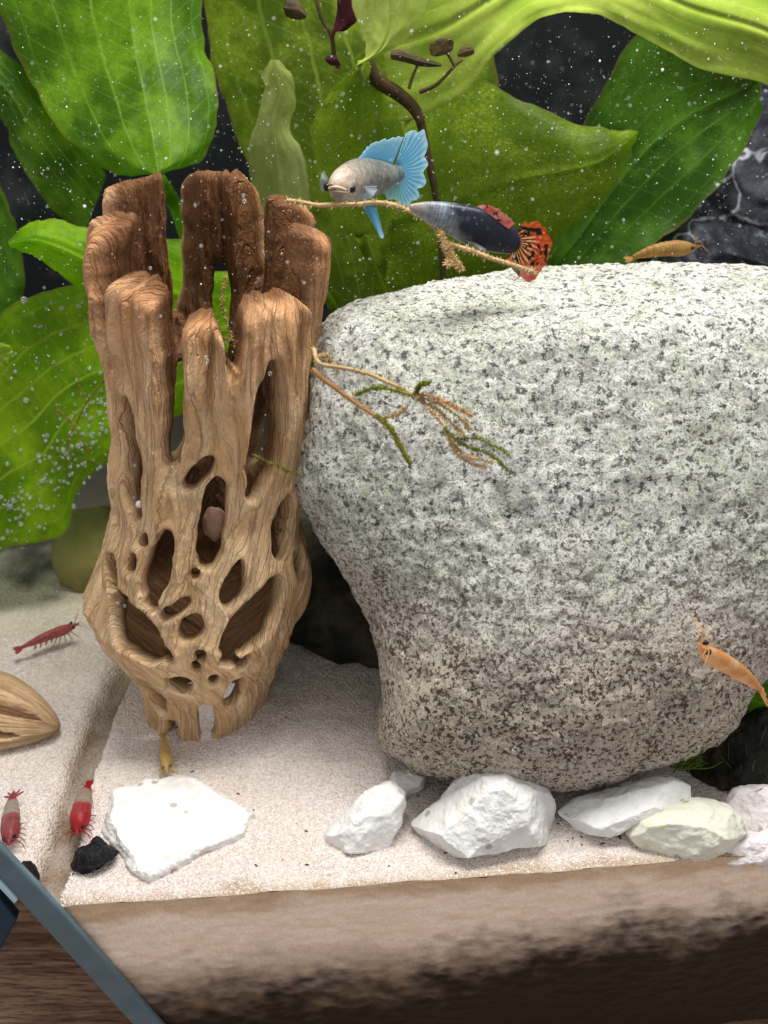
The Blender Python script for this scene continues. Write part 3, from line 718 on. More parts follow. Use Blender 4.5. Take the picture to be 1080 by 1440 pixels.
def leaf(parent, stations, ys, mat, mid=None, cup=.6, wave=.25, nT=100, nS=56, name='leaf', seed=0, bulge=0.0):
    """stations: (left_u, left_v, right_u, right_v) from base to tip; ys: distance at each station (mid) or (left, mid, right)"""
    st = np.array(stations, float); ys = np.array([(y, y, y) if np.isscalar(y) else y for y in ys], float)
    if len(ys) != len(st): 
        ti = np.linspace(0, 1, len(st)); to = np.linspace(0, 1, len(ys)); ys = np.stack([np.interp(ti, to, ys[:, k]) for k in range(3)], -1)
    L = np.column_stack([st[:, :2], ys[:, 0]]); R = np.column_stack([st[:, 2:], ys[:, 2]])
    Mi = np.column_stack([(st[:, :2] + st[:, 2:]) / 2 if mid is None else np.array(mid, float), ys[:, 1]])
    L, Mi, R = crv(L, nT), crv(Mi, nT), crv(R, nT)
    s = np.linspace(-1, 1, nS); S = s[None, :, None]
    A = np.where(S < 0, Mi[:, None] + (L - Mi)[:, None] * -S, Mi[:, None] + (R - Mi)[:, None] * S)
    t = np.linspace(0, 1, nT)
    SS = np.broadcast_to(s[None], (nT, nS)); TT = np.broadcast_to(t[:, None], (nT, nS))
    q = np.stack([SS * 1.3 + seed * 3.1, TT * 3.2, 0 * SS + seed], -1)
    A = A.copy(); A[..., 2] += cup * SS ** 2 + .45 * wave * fbm(q, 1.4, 2) * (.3 + abs(SS)) - bulge * np.sin(np.pi * TT) * (1 - SS ** 2)
    ed = fbm(np.stack([TT * 9 + seed, np.sign(SS) * 3, 0 * TT], -1), 1.0, 3)
    ew = min(5.0, .045 * float(np.linalg.norm(st[:, :2] - st[:, 2:], axis=1).mean())); A[..., 0] += ed * ew * abs(SS) ** 3
    A[..., 1] += fbm(np.stack([TT * 9 + seed + 40, np.sign(SS) * 3, 0 * TT], -1), 1.0, 3) * ew * abs(SS) ** 3
    A[..., 2] += -.05 * np.exp(-(SS / .05) ** 2) + .012 * np.abs(np.sin(SS * 3.5 * np.pi))
    V = P(A[..., 0], A[..., 1], A[..., 2]).reshape(-1, 3)
    uv = np.stack([SS, TT], -1).reshape(-1, 2)
    return mk(name, V, gridF(nT, nS), mat, parent, uv=uv), P(Mi[0, 0], Mi[0, 1], Mi[0, 2])
def petiole(parent, a, base, mat, r=.16, name='petiole', bend=1.0):
    a, base = np.array(a, float), np.array(base, float)
    pts = crv([a, lerp(a, base, .35) + [0, .3 * bend, 0], lerp(a, base, .7) + [0, .2 * bend, 0], base], 24)
    V, F = tube(pts, np.linspace(r * .8, r * 1.2, 24), 10)
    return mk(name, V, F, mat, parent, uv=np.zeros((len(V), 2)) + .45)

b1 = P(215., 700., 29.); b1[2] = .2
sp1 = empty('sword_plant', b1, 'broad bright green sword plant behind the upright wood, bubbles on a leaf', 'plant')
_, q = leaf(sp1, [(216, 246, 228, 245), (158, 243, 282, 224), (95, 196, 304, 178), (48, 125, 302, 110), (5, 30, 284, 45), (-20, -70, 286, -50), (40, -170, 235, -160)], [26.5, 26.6, 27, 28.0, 28.6, 29, 29.3], LM['mid'],
     mid=[(222, 246), (221, 232), (214, 190), (200, 120), (186, 40), (176, -60), (160, -180)], cup=.7, wave=.5, seed=1); petiole(_, q, P(262., 330., 28.5), LM['mid'], .2)
_, q = leaf(sp1, [(150, 248, 118, 330), (118, 200, 70, 290), (68, 138, 26, 228), (2, 68, 0, 166), (-60, 30, -60, 130), (-130, 20, -130, 60)], [29, 29.5, 30], LM['mid'], cup=.5, seed=2)
_, q = leaf(sp1, [(300, 345, 300, 520), (200, 329, 215, 470), (132, 322, 150, 430), (80, 309, 90, 390), (40, 314, 52, 362), (11, 339, 14, 348)], [25.6, 25.4, 25.0, 24.6], LM['bright'], cup=.4, seed=3, wave=.15)
petiole(_, q, b1 + [.5, 0, 0], LM['bright'], .18)
big_leaf, q = leaf(sp1, [(330, 380, 330, 540), (240, 375, 245, 590), (150, 388, 168, 640), (62, 412, 112, 688), (10, 434, 86, 752), (-40, 500, 20, 768), (-110, 600, -50, 800)], [(26.4, 26.2, 25.6), (26.2, 25.9, 25.2), (26, 25.6, 24.7), (25.8, 25.2, 24.2), (25.6, 25, 24), (25.2, 24.6, 23.8)], LM['bright'], cup=.25, seed=4, wave=.2)
leaf(sp1, [(-60, 250, 0, 262), (-70, 330, 24, 322), (-60, 400, 34, 392), (-40, 450, 26, 442), (-20, 480, 0, 470)], [28, 28.2], LM['dark'], cup=.3, seed=5)
leaf(sp1, [(-60, 470, -20, 520), (-30, 480, 0, 515), (-5, 480, 16, 500), (14, 486, 18, 492)], [24.4], LM['yellow'], cup=.1, seed=6, nT=30, nS=20)
leaf(sp1, [(-60, -330, -60, -210), (60, -340, 40, -200), (160, -330, 140, -210), (260, -300, 250, -250)], [23.5, 23.5, 24, 24], LM['mid'], cup=.3, seed=7)  # unseen leaf above the frame, placed to shade the upper-left leaf
mk('plant_crown', *(lambda d, F: (d * [1.0, 1.0, .7] + b1 + [0, 0, .3], F))(*ico(3)), LM['mid'], sp1, uv=np.zeros((162, 2)) + .45)

b2 = P(620., 760., 33.); b2[2] = .2
sp2 = empty('sword_plant', b2, 'large olive green sword plant rising behind the granite boulder', 'plant')
Q2 = []
_, q = leaf(sp2, [(480, 450, 570, 450), (425, 330, 620, 400), (362, 262, 668, 330), (332, 190, 700, 220), (308, 120, 700, 110), (290, 30, 660, 0), (280, -80, 600, -100)], [31, 31.3, 31.6, 32], LM['olive'], cup=.5, seed=11); Q2.append((_, q))
_, q = leaf(sp2, [(355, 310, 440, 310), (352, 250, 434, 262), (348, 212, 428, 220), (360, 168, 408, 182), (372, 126, 416, 142), (368, 106, 411, 108), (380, 84, 392, 84)], [26.5, 26.2, 26], LM['pale'], cup=.25, seed=12, nT=70, nS=40, wave=.2); Q2.append((_, q))
_, q = leaf(sp2, [(500, 92, 520, 84), (514, 74, 552, 70), (508, 46, 586, 40), (495, 6, 604, -4), (490, -60, 600, -70)], [24.4, 24.2, 23.8, 23.6], LM['lime'], cup=-.3, seed=13, nT=60, nS=40, wave=.15)
_, q = leaf(sp2, [(470, 330, 540, 330), (446, 250, 572, 262), (438, 182, 566, 190), (452, 148, 556, 150), (482, 110, 540, 118), (508, 84, 522, 86)], [26, 25.8, 25.3, 24.8], LM['net'], cup=.6, seed=14, nT=80, nS=44, wave=.25); Q2.append((_, q))
_, q = leaf(sp2, [(560, 190, 540, 430), (610, 135, 620, 450), (655, 105, 690, 430), (738, 144, 765, 352), (828, 177, 842, 286), (870, 183, 882, 226), (897, 184, 897, 190)], [29, 28.4, 27.6, 27.2], LM['net'], cup=.5, seed=15, wave=.2); Q2.append((_, q))
_, q = leaf(sp2, [(520, -40, 556, 175), (600, -60, 640, 140), (680, -80, 692, 84), (750, -95, 756, 27), (830, -95, 830, 20), (900, -85, 897, 47), (985, -65, 967, 90), (1095, -25, 1085, 124), (1190, 60, 1160, 180)], [(26.5, 27.2, 27.8), (25.5, 26.4, 27.2), (24.5, 25.4, 26), (24, 24.8, 25.2), (24, 24.6, 24.8)], LM['yellow'], cup=.0, seed=16, wave=.2, nT=130)
_, q = leaf(sp2, [(735, 375, 780, 425), (770, 290, 845, 402), (802, 208, 905, 356), (852, 118, 965, 308), (900, 46, 1020, 248), (985, 58, 1064, 178), (1062, 100, 1072, 124)], [30.5, 30.6, 30.4, 30], LM['dark'], cup=-.6, seed=17, wave=.3,
     mid=[(760, 400), (812, 335), (865, 262), (920, 200), (975, 160), (1040, 128), (1068, 112)]); Q2.append((_, q))
leaf(sp2, [(660, 340, 640, 440), (720, 320, 720, 420), (790, 300, 800, 400), (850, 320, 850, 380), (900, 345, 895, 360)], [31.5], LM['dark'], cup=.3, seed=18)
for lf, q in Q2: petiole(lf, q, b2 + [random.uniform(-.8, .8), random.uniform(-.4, .4), .2], LM['olive'], .16)
mk('plant_crown', *(lambda d, F: (d * [1.2, 1.0, .8] + b2 + [0, 0, .3], F))(*ico(3)), LM['olive'], sp2, uv=np.zeros((162, 2)) + .45)

# reddish brown stem plant hanging in the water at the top
def stem(parent, px, y, r, mat, name='stem'):
    pts = crv(np.array([P(float(u), float(v), float(y + k * .05)) for k, (u, v) in enumerate(px)]), 40)
    V, F = tube(pts, np.linspace(r, r * .7, 40), 8); return mk(name, V, F, mat, parent, uv=np.zeros((len(V), 2)) + .45)
sp3 = empty('stem_plant', P(478., 100., 24.6), 'thin stem plant with dark red and brown leaves at the top', 'plant')
stem(sp3, [(476, 96), (470, 78), (466, 50), (450, 20), (440, -30)], 24.6, .06, LM['brown'])
stem(sp3, [(466, 54), (474, 30), (480, -20)], 24.5, .05, LM['red'])
leaf(sp3, [(470, 45, 486, 44), (474, 30, 502, 28), (474, 8, 503, 4), (476, -30, 500, -36)], [24.3], LM['red'], cup=.15, nT=30, nS=16, wave=.06)
leaf(sp3, [(432, 20, 430, 26), (420, 2, 420, 28), (404, 0, 404, 24), (398, 8, 399, 14)], [24.5], LM['brown'], cup=.1, nT=30, nS=16, wave=.05)
leaf(sp3, [(472, 78, 480, 92), (462, 78, 466, 92), (456, 82, 458, 86)], [24.5], LM['red'], cup=.05, nT=20, nS=12, wave=.03)
sp4 = empty('stem_plant', P(592., 170., 25.4), 'dark brown sprig with small oval leaves in front of the green leaves', 'plant')
stem(sp4, [(512, 84), (530, 112), (560, 132), (580, 150), (592, 170)], 25.2, .20, LM['brown'])
stem(sp4, [(590, 166), (604, 230), (618, 310), (625, 420)], 25.5, .12, LM['brown'])
stem(sp4, [(575, 125), (580, 108), (588, 90)], 25.0, .045, LM['brown'])
stem(sp4, [(590, 130), (615, 118), (640, 92), (650, 84)], 25.2, .05, LM['brown'])
stem(sp4, [(640, 95), (632, 80), (622, 66)], 25.1, .04, LM['brown'])
leaf(sp4, [(622, 90, 620, 94), (590, 80, 594, 94), (564, 70, 566, 87), (548, 70, 550, 84)], [25.0], LM['brown'], cup=.08, nT=30, nS=16, wave=.04)
leaf(sp4, [(606, 78, 614, 80), (604, 64, 634, 74), (618, 54, 638, 62), (632, 54, 638, 58)], [25.0], LM['brown'], cup=.06, nT=30, nS=16, wave=.04)
leaf(sp4, [(642, 76, 644, 80), (650, 66, 656, 80), (662, 65, 666, 76), (666, 68, 667, 72)], [25.0], LM['brown'], cup=.06, nT=30, nS=16, wave=.04)

# green leaf and moss at the right foot of the boulder
b5 = G(1100., 1080.)
sp5 = empty('anubias_plant', b5, 'dark green leaf peeking out beside the boulder foot, below the orange shrimp', 'plant')
l5, _ = leaf(sp5, [(1160, 1050, 1120, 1085), (1130, 930, 1092, 1046), (1085, 925, 1054, 1022), (1048, 955, 1036, 995), (1030, 975, 1029, 982)], [18.2, 17.8, 17.5], LM['mid'], cup=.2, nT=60, nS=40, wave=.15)
petiole(l5, P(1130., 1060., 18.2), b5, LM['mid'], .1)
def moss(ctr, n, ln, label, spread=.3, colr=(.10, .17, .02), up=1.0):
    prt = []
    for i in range(n):
        a = ctr + np.array([random.gauss(0, spread), random.gauss(0, spread * .6), random.gauss(0, spread * .25)])
        dv = np.array([random.gauss(0, .5), random.gauss(-.2, .4), up * random.uniform(.4, 1.2)]); dv *= ln * random.uniform(.5, 1.1) / np.linalg.norm(dv)
        pts = crv([a, a + dv * .5 + RNG.normal(0, .05, 3), a + dv + RNG.normal(0, .1, 3)], 6); prt.append(tube(pts, np.linspace(.018, .006, 6), 4))
    V, F = merge(prt); c = np.array(colr) * (1 + .5 * perlin(V * 3)[:, None])
    tag(mk('moss_tuft', V, F, MAT['moss'], col=np.clip(c, 0, 1)), label, 'moss')
moss(P(952., 1075., 16.3), 110, .8, 'small tuft of green moss growing at the foot of the boulder', .16)
moss(G(1080., 1090., .3), 80, 1.2, 'thin pale green moss threads on the brown stone', .35, (.12, .14, .04))

# bubbles on the bright leaf
def pearls():
    me = big_leaf.data; co = np.zeros(len(me.vertices) * 3); me.vertices.foreach_get('co', co); co = co.reshape(-1, 3) / CM + np.array(sp1['base'])
    u, v, _ = proj(co); d, F = ico(2); prt = []
    line = np.array([(0, 760), (40, 735), (85, 690), (110, 660), (130, 620), (150, 585)], float)
    for i in range(330):
        if i < 270:
            k = random.uniform(0, len(line) - 1.001); a = line[int(k)] + (line[int(k) + 1] - line[int(k)]) * (k % 1); a = a + [random.gauss(-4, 20), random.gauss(-22, 26)]
        else: a = np.array([random.uniform(10, 150), random.uniform(400, 700)])
        j = np.argmin((u - a[0]) ** 2 + (v - a[1]) ** 2)
        if (u[j] - a[0]) ** 2 + (v[j] - a[1]) ** 2 > 60: continue
        r = abs(random.gauss(.022, .02)) + .013
        prt.append((d * r + P(a[0], a[1], co[j, 1] - r * .9), F))
    V, F = merge(prt); tag(mk('oxygen_bubbles', V, F, BUB, sp1), kind='stuff')
pearls()

# ------------------------------------------------------------------ roots
def root_obj(name, strands, label, hair=.10, nh=500, split=False):
    if split:                                              # loose strands: each its own part
        st0 = strands[0]; r = empty(name, P(float(st0[0][-1][0]), float(st0[0][-1][1]), st0[2]), label, 'root')
        for st in strands: strand_mesh('strand', [st], hair, nh, r)
        return r
    return tag(strand_mesh(name, strands, hair, nh), label, 'root')
def strand_mesh(name, strands, hair, nh, parent=None):
    prt = []
    cols = []
    for px, y0, y1, r0, r1, c in strands:
        n = 60; pp = crv(np.column_stack([np.array(px, float), np.linspace(y0, y1, len(px))]), n)
        pts = P(pp[:, 0], pp[:, 1], pp[:, 2]); pts = pts + .025 * np.stack([perlin(pts * 2.0 + k * 9) for k in range(3)], -1)
        V, F = tube(pts, np.linspace(r0, r1, n), 6); prt.append((V, F)); cols.append(np.tile(c, (len(V), 1)))
        for i in range(int(2.2 * nh * r0 / .04)):
            k = random.randrange(n); dv = RNG.normal(size=3); dv *= hair * random.uniform(.3, 1) / np.linalg.norm(dv)
            V, F = tube(np.array([pts[k], pts[k] + dv * .6, pts[k] + dv]), [.011, .009, .004], 4); prt.append((V, F)); cols.append(np.tile(np.array(c) * 1.15, (len(V), 1)))
    V, F = merge(prt); c = np.vstack(cols) * (1 + .3 * perlin(V * 4)[:, None])
    return mk(name, V, F, MAT['root'], parent, col=np.clip(c, 0, 1))
tan = (.52, .37, .18); grn = (.20, .22, .03); rust = (.50, .28, .11)
root_obj('hairy_root', [([(404, 282), (450, 288), (500, 287), (545, 286), (575, 296), (605, 315), (630, 340), (660, 352), (700, 366), (750, 382)], 20.6, 18.6, .05, .05, tan),
    ([(618, 325), (628, 350), (640, 368), (648, 378)], 19.2, 18.9, .045, .02, tan), ([(630, 342), (632, 358), (630, 372)], 19.2, 18.9, .03, .012, tan)],
    'pale hairy root thread stretched from the wood past both fish', .13, 330)
root_obj('branching_root', [([(440, 490), (452, 512), (500, 520), (540, 535), (580, 555), (605, 575), (625, 600), (640, 625), (655, 640), (690, 650)], 18.2, 15.4, .05, .016, tan),
    ([(440, 520), (470, 545), (505, 570), (530, 585), (552, 608), (565, 630), (576, 650)], 18.2, 16.2, .05, .03, rust),
    ([(530, 583), (550, 604), (564, 628), (577, 652)], 16.4, 16.1, .035, .04, grn), ([(500, 556), (520, 548), (545, 546), (580, 556)], 16.6, 16.4, .025, .03, grn),
    ([(585, 552), (620, 562), (645, 575), (664, 584)], 16.4, 15.8, .02, .008, rust), ([(590, 556), (625, 572), (650, 590), (658, 604)], 16.4, 15.8, .018, .008, tan), ([(588, 560), (620, 580), (640, 600), (650, 612)], 16.4, 15.8, .018, .008, tan),
    ([(626, 602), (645, 622), (665, 630), (690, 640), (715, 660)], 16.0, 15.5, .02, .018, grn), ([(640, 618), (670, 616), (695, 628), (718, 642)], 16.0, 15.5, .012, .008, grn), ([(628, 606), (640, 635), (660, 650), (684, 658)], 16.0, 15.6, .014, .007, tan),
    ([(585, 552), (592, 540), (604, 538)], 16.4, 16.3, .022, .008, grn), ([(536, 588), (560, 582), (572, 572)], 16.5, 16.3, .012, .006, tan), ([(448, 505), (460, 500), (476, 522)], 18.1, 17.8, .02, .01, tan)],
    'branching brown and green root hanging from the wood over the boulder', .09, 320)
root_obj('inner_root', [([(262, 470), (270, 510), (262, 560), (275, 620)], 20.4, 20.0, .02, .012, (.30, .19, .09)), ([(255, 490), (262, 540), (272, 590)], 20.2, 20.0, .016, .01, (.30, .19, .09)), ([(318, 390), (312, 420), (318, 450), (330, 490)], 21.0, 20.6, .02, .012, (.42, .30, .10)),
    ([(300, 470), (330, 480), (345, 478)], 20.4, 20.4, .012, .008, (.30, .19, .09)), ([(358, 640), (390, 655), (420, 668)], 17.6, 17.6, .02, .012, (.16, .15, .03))],
    'tangle of thin brown roots caught inside the hollow wood', .1, 200, True)
root_obj('thin_root', [([(150, 530), (125, 560), (110, 590), (95, 620), (100, 650)], 22.6, 22.4, .02, .01, (.26, .17, .03)), ([(100, 515), (108, 530), (112, 545), (120, 560)], 22.6, 22.5, .012, .01, (.30, .22, .04)), ([(78, 570), (95, 590), (112, 612), (125, 640)], 22.6, 22.4, .014, .01, (.26, .15, .03)), ([(100, 640), (130, 650), (152, 655), (162, 672)], 22.4, 22.2, .012, .01, (.14, .13, .03))],
    'fine brown root threads in front of the bubbly leaf', .06, 120, True)

# ------------------------------------------------------------------ fish
def loft(pts, rx, rz, n=72, m=32, up=np.array([0, 0, 1.]), pw=2.0):
    pts = np.asarray(pts, float); k = len(pts)
    c = crv(np.column_stack([pts, rx, rz]), n); p, a, b = c[:, :3], np.maximum(c[:, 3], .004), np.maximum(c[:, 4], .004)
    T = np.gradient(p, axis=0); T /= np.linalg.norm(T, axis=1)[:, None]
    S = np.cross(T, up); S /= np.linalg.norm(S, axis=1)[:, None]; U = np.cross(S, T)
    ph = np.linspace(0, 2 * np.pi, m, endpoint=False)
    V = p[:, None] + S[:, None] * (a[:, None] * np.cos(ph))[..., None] + U[:, None] * (b[:, None] * np.sin(ph))[..., None]
    V = V.reshape(-1, 3); F = gridF(n, m, True)
    V = np.vstack([V, p[:1] - T[:1] * a[0] * .3, p[-1:] + T[-1:] * a[-1] * .3])
    i = np.arange(m); cap0 = np.stack([i, np.full(m, n * m), (i + 1) % m, (i + 1) % m], -1)[:, :3]
    e = (n - 1) * m; cap1 = np.stack([e + i, e + (i + 1) % m, np.full(m, n * m + 1)], -1)
    F = [tuple(f) for f in F] + [tuple(f) for f in cap0[:, ::-1]] + [tuple(f) for f in cap1]
    t = np.concatenate([np.repeat(np.linspace(0, 1, n), m), [0, 1]]); a_ = np.concatenate([np.tile(ph, n), [0, 0]])
    return V, F, t, a_
def fin(parent, root_px, edge_px, yf, colf, name, rays=16, n=50, m=70, wob=.05, frill=2.0, mat=None):
    R, E = crv(np.array(root_px, float), m), crv(np.array(edge_px, float), m)
    t = np.linspace(0, 1, n)[:, None, None]; A = R[None] * (1 - t) + E[None] * t
    T, S = np.meshgrid(np.linspace(0, 1, n), np.linspace(0, 1, m), indexing='ij')
    rg = np.random.default_rng(len(name) + m); jag = rg.normal(size=rays * 2 + 2)
    fr = frill * np.interp(S * rays * 2, np.arange(rays * 2 + 2), jag) * T ** 3
    d = E - R; d /= np.linalg.norm(d, axis=1)[:, None] + 1e-6; A = A + d[None] * fr[..., None]
    y = yf(A[..., 0], A[..., 1]) + wob * np.sin(S * rays * 2 * np.pi) * T * .12 + wob * 2 * np.sin(S * 7 + 1) * T
    V = P(A[..., 0], A[..., 1], y).reshape(-1, 3)
    c = colf(T, S, A).reshape(-1, 3)
    o = mk(name, V, gridF(n, m), mat or MAT['fin'], parent, col=np.clip(c, 0, 1))
    sm = o.modifiers.new('thick', 'SOLIDIFY'); sm.thickness = .012 * CM
    return o
def ball(parent, c, r, mat, name='eye', sc=(1, 1, 1)):
    d, F = ico(3); return mk(name, d * r * np.array(sc) + np.array(c), F, mat, parent)

def scales(t, a, nt, na):      # net of scale edges
    i = np.floor(t * nt); y = t * nt - i; x = (a / (2 * np.pi) * na + .5 * (i % 2)) % 1 - .5
    d = np.hypot(x * 1.1, y - .1); return sstep(.42, .58, d) * sstep(.95, .7, d)
# blue guppy
def blue_guppy():
    px = np.array([(468, 268), (474, 265), (485, 260), (505, 253), (530, 250), (549, 247), (562, 244)], float)
    yy = np.array([20.25, 20.35, 20.6, 21.1, 21.7, 22.1, 22.35]); pts = P(px[:, 0], px[:, 1], yy)
    k = np.array([9, 17, 24, 28, 24, 16, 11]) * 20.5 / FPX
    root = empty('guppy_fish', pts.mean(0), 'pale grey guppy with light blue fins, facing out above the boulder', 'fish')
    V, F, t, a = loft(pts, k * .86, k, 150, 72)
    n = fbm(V, 3, 3); sc = scales(t, a, 34, 22) * sstep(.12, .3, t)
    c = lerp(np.array([.42, .33, .25]), np.array([.15, .15, .14]), sstep(.16, .55, t + .06 * n)[:, None])
    c = lerp(c, np.array([.10, .14, .17]), sstep(.7, 1.0, t)[:, None])
    c = lerp(c, np.array([.46, .44, .41]), (sstep(-.2, -.9, np.sin(a)) * .5)[:, None])
    c = c * (1 + .35 * n + .35 * fbm(V, 9, 3) - .2 * sc)[:, None]
    mk('body', V, F, MAT['fish'], root, col=np.clip(c, 0, 1))
    for (u, v, y) in [(460.5, 263, 20.42), (494.5, 266, 20.36)]:
        ball(root, P(u, v, y), .085, MAT['eye'])
    # lips
    m1 = crv(P(np.array([463., 470, 478, 486]), np.array([265., 263, 264, 267]), np.array([20.22, 20.07, 20.07, 20.16])), 20)
    Vm, Fm = tube(m1, .03, 8); mk('lip', Vm, Fm, plain('lip_pale', (.50, .38, .27), .5), root)
    m1 = crv(P(np.array([464., 471, 479, 487]), np.array([270., 269, 270, 271]), np.array([20.22, 20.07, 20.07, 20.16])), 20)
    Vm, Fm = tube(m1, .026, 8); mk('lip', Vm, Fm, plain('lip_dark', (.30, .22, .16), .5), root)
    yf = lambda u, v: 22.0 + (u - 550) * .028
    def blue(T, S, A):
        st = .5 + .5 * np.sin(S * 22 * 2 * np.pi + .8 * np.sin(T * 9)); b = np.array([.22, .57, .82]); d = np.array([.045, .22, .42]); w = np.array([.62, .84, .92])
        c = lerp(b, d, (st * .75 * (1 - .3 * T))[..., None]); c = lerp(c, w, (sstep(.75, 1, T) * .5 + .3 * (1 - st) * sstep(.3, .7, T))[..., None])
        return lerp(c, np.array([.03, .10, .13]), (sstep(.22, .0, T) * .8)[..., None])
    def blue_tail(T, S, A):
        return lerp(blue(T, S, A), np.array([.42, .62, .44]), (sstep(.6, .95, S) * .45)[..., None])
    fin(root, [(556, 232), (560, 240), (560, 246), (556, 254)], [(572, 186), (597, 184), (600, 212), (600, 236), (594, 258), (584, 280), (570, 290), (553, 282), (537, 264)], yf, blue_tail, 'tail_fin', 18, 60, 110, .05, 3)
    fin(root, [(502, 226), (516, 226), (532, 228), (550, 236)], [(506, 220), (522, 203), (545, 196), (568, 192)], lambda u, v: 21.1 + (u - 505) * .022, blue, 'dorsal_fin', 9, 40, 60, .03, 1.5)
    fin(root, [(504, 284), (512, 284), (520, 284), (528, 286)], [(528, 318), (534, 332), (537, 336), (540, 332)], lambda u, v: 21.0 + 0 * u, blue, 'pelvic_fin', 4, 40, 30, .02, .5)
    fin(root, [(512, 262), (514, 266), (515, 270), (514, 274)], [(530, 262), (528, 272), (520, 280), (508, 282)], lambda u, v: 20.55 + .0 * u, lambda T, S, A: np.ones(T.shape + (3,)) * [.45, .52, .58], 'pectoral_fin', 6, 20, 30, .02, .5)
    fin(root, [(462, 252), (460, 256), (459, 262)], [(455, 240), (450, 252), (452, 272)], lambda u, v: 20.7 + .0 * u, lambda T, S, A: np.ones(T.shape + (3,)) * [.35, .42, .40], 'pectoral_fin', 6, 20, 30, .02, .5)
blue_guppy()

def red_guppy():
    px = np.array([(576, 291), (584, 293), (604, 298), (640, 309), (676, 322), (706, 334), (726, 343)], float)
    y = 19.4; pts = P(px[:, 0], px[:, 1], np.full(len(px), y) + (px[:, 0] - 640) * .003)
    k = np.array([3, 7, 14, 22, 27, 22, 15]) * y / FPX
    root = empty('guppy_fish', pts.mean(0), 'dark guppy with a red black-spotted tail, swimming over the boulder behind the root', 'fish')
    V, F, t, a = loft(pts, k * .62, k, 170, 72)
    n = fbm(V, 3, 3); sc = scales(t, a, 44, 24) * sstep(.15, .3, t)
    c = lerp(np.array([.30, .23, .19]), np.array([.20, .22, .24]), sstep(.1, .4, t)[:, None])
    c = lerp(c, np.array([.34, .42, .52]), (np.exp(-((t - .42) / .07) ** 2) * (.5 + .5 * np.sin(a)))[:, None] * .6)
    c = lerp(c, np.array([.012, .012, .020]), sstep(.40, .55, t + .10 * n + .06 * np.sin(a))[:, None])
    c = lerp(c, np.array([.40, .42, .42]), (sstep(-.3, -1, np.sin(a)) * (1 - sstep(.45, .7, t)))[:, None] * .7)
    c = c * (1 + .3 * n + .3 * fbm(V, 10, 2) - .35 * sc)[:, None] + (np.array([.006, .01, .018]) * np.clip(sc * (t > .45), 0, 1)[:, None])
    mk('body', V, F, MAT['fish'], root, col=np.clip(c, 0, 1))
    ball(root, P(590., 292., y - .14), .07, MAT['eye'])
    def red(T, S, A):
        b = np.array([.60, .055, .018]); o = np.array([.66, .15, .04]); nz = fbm(np.stack([A[..., 0] * .05, A[..., 1] * .05, 0 * T], -1), 1, 3)
        c = lerp(b, o, np.clip(.5 + nz, 0, 1)[..., None])
        st = sstep(.2, .75, np.sin(S * 13 * 2 * np.pi + 2 * nz)); cr = st * sstep(.05, .15, T) * sstep(.72, .40, T + .1 * nz)
        c = lerp(c, np.array([.86, .66, .36]), cr[..., None])
        q = np.stack([S * 9, T * 4.5, 0 * T + 7], -1); sp = fbm(q, 1.1, 2); k = sstep(.12, .24, sp) * sstep(.12, .3, T)
        k = np.maximum(k, sstep(.16, .04, T)); gap = sstep(.5, .9, np.sin(S * 13 * 2 * np.pi + 3 + 2 * nz)) * sstep(.62, .3, T); k = np.maximum(k, gap * .9)
        return lerp(c, np.array([.015, .01, .012]), k[..., None])
    fin(root, [(722, 330), (727, 338), (727, 346), (720, 354)], [(738, 312), (758, 314), (772, 334), (774, 356), (764, 378), (744, 396), (728, 386), (708, 366)], lambda u, v: y + .15 + 0 * u, red, 'tail_fin', 16, 70, 120, .025, 1.6)
    def dors(T, S, A):
        nz = fbm(np.stack([A[..., 0] * .09, A[..., 1] * .09, 0 * T + 2], -1), 1, 3); c = lerp(np.array([.68, .14, .12]), np.array([.78, .36, .32]), np.clip(.5 + nz, 0, 1)[..., None])
        return lerp(c, np.array([.05, .01, .02]), sstep(.25, .45, fbm(np.stack([S * 8, T * 3, 0 * T], -1), 1, 2))[..., None])
    fin(root, [(662, 300), (680, 302), (698, 310), (716, 322)], [(668, 290), (686, 289), (706, 298), (724, 314)], lambda u, v: y + 0 * u, dors, 'dorsal_fin', 9, 40, 60, .03, 1)
    fin(root, [(655, 338), (664, 340), (672, 343)], [(668, 350), (676, 352), (684, 350)], lambda u, v: y - .1 + 0 * u, lambda T, S, A: np.ones(T.shape + (3,)) * [.40, .45, .44], 'pelvic_fin', 4, 20, 20, .02, .5)
red_guppy()

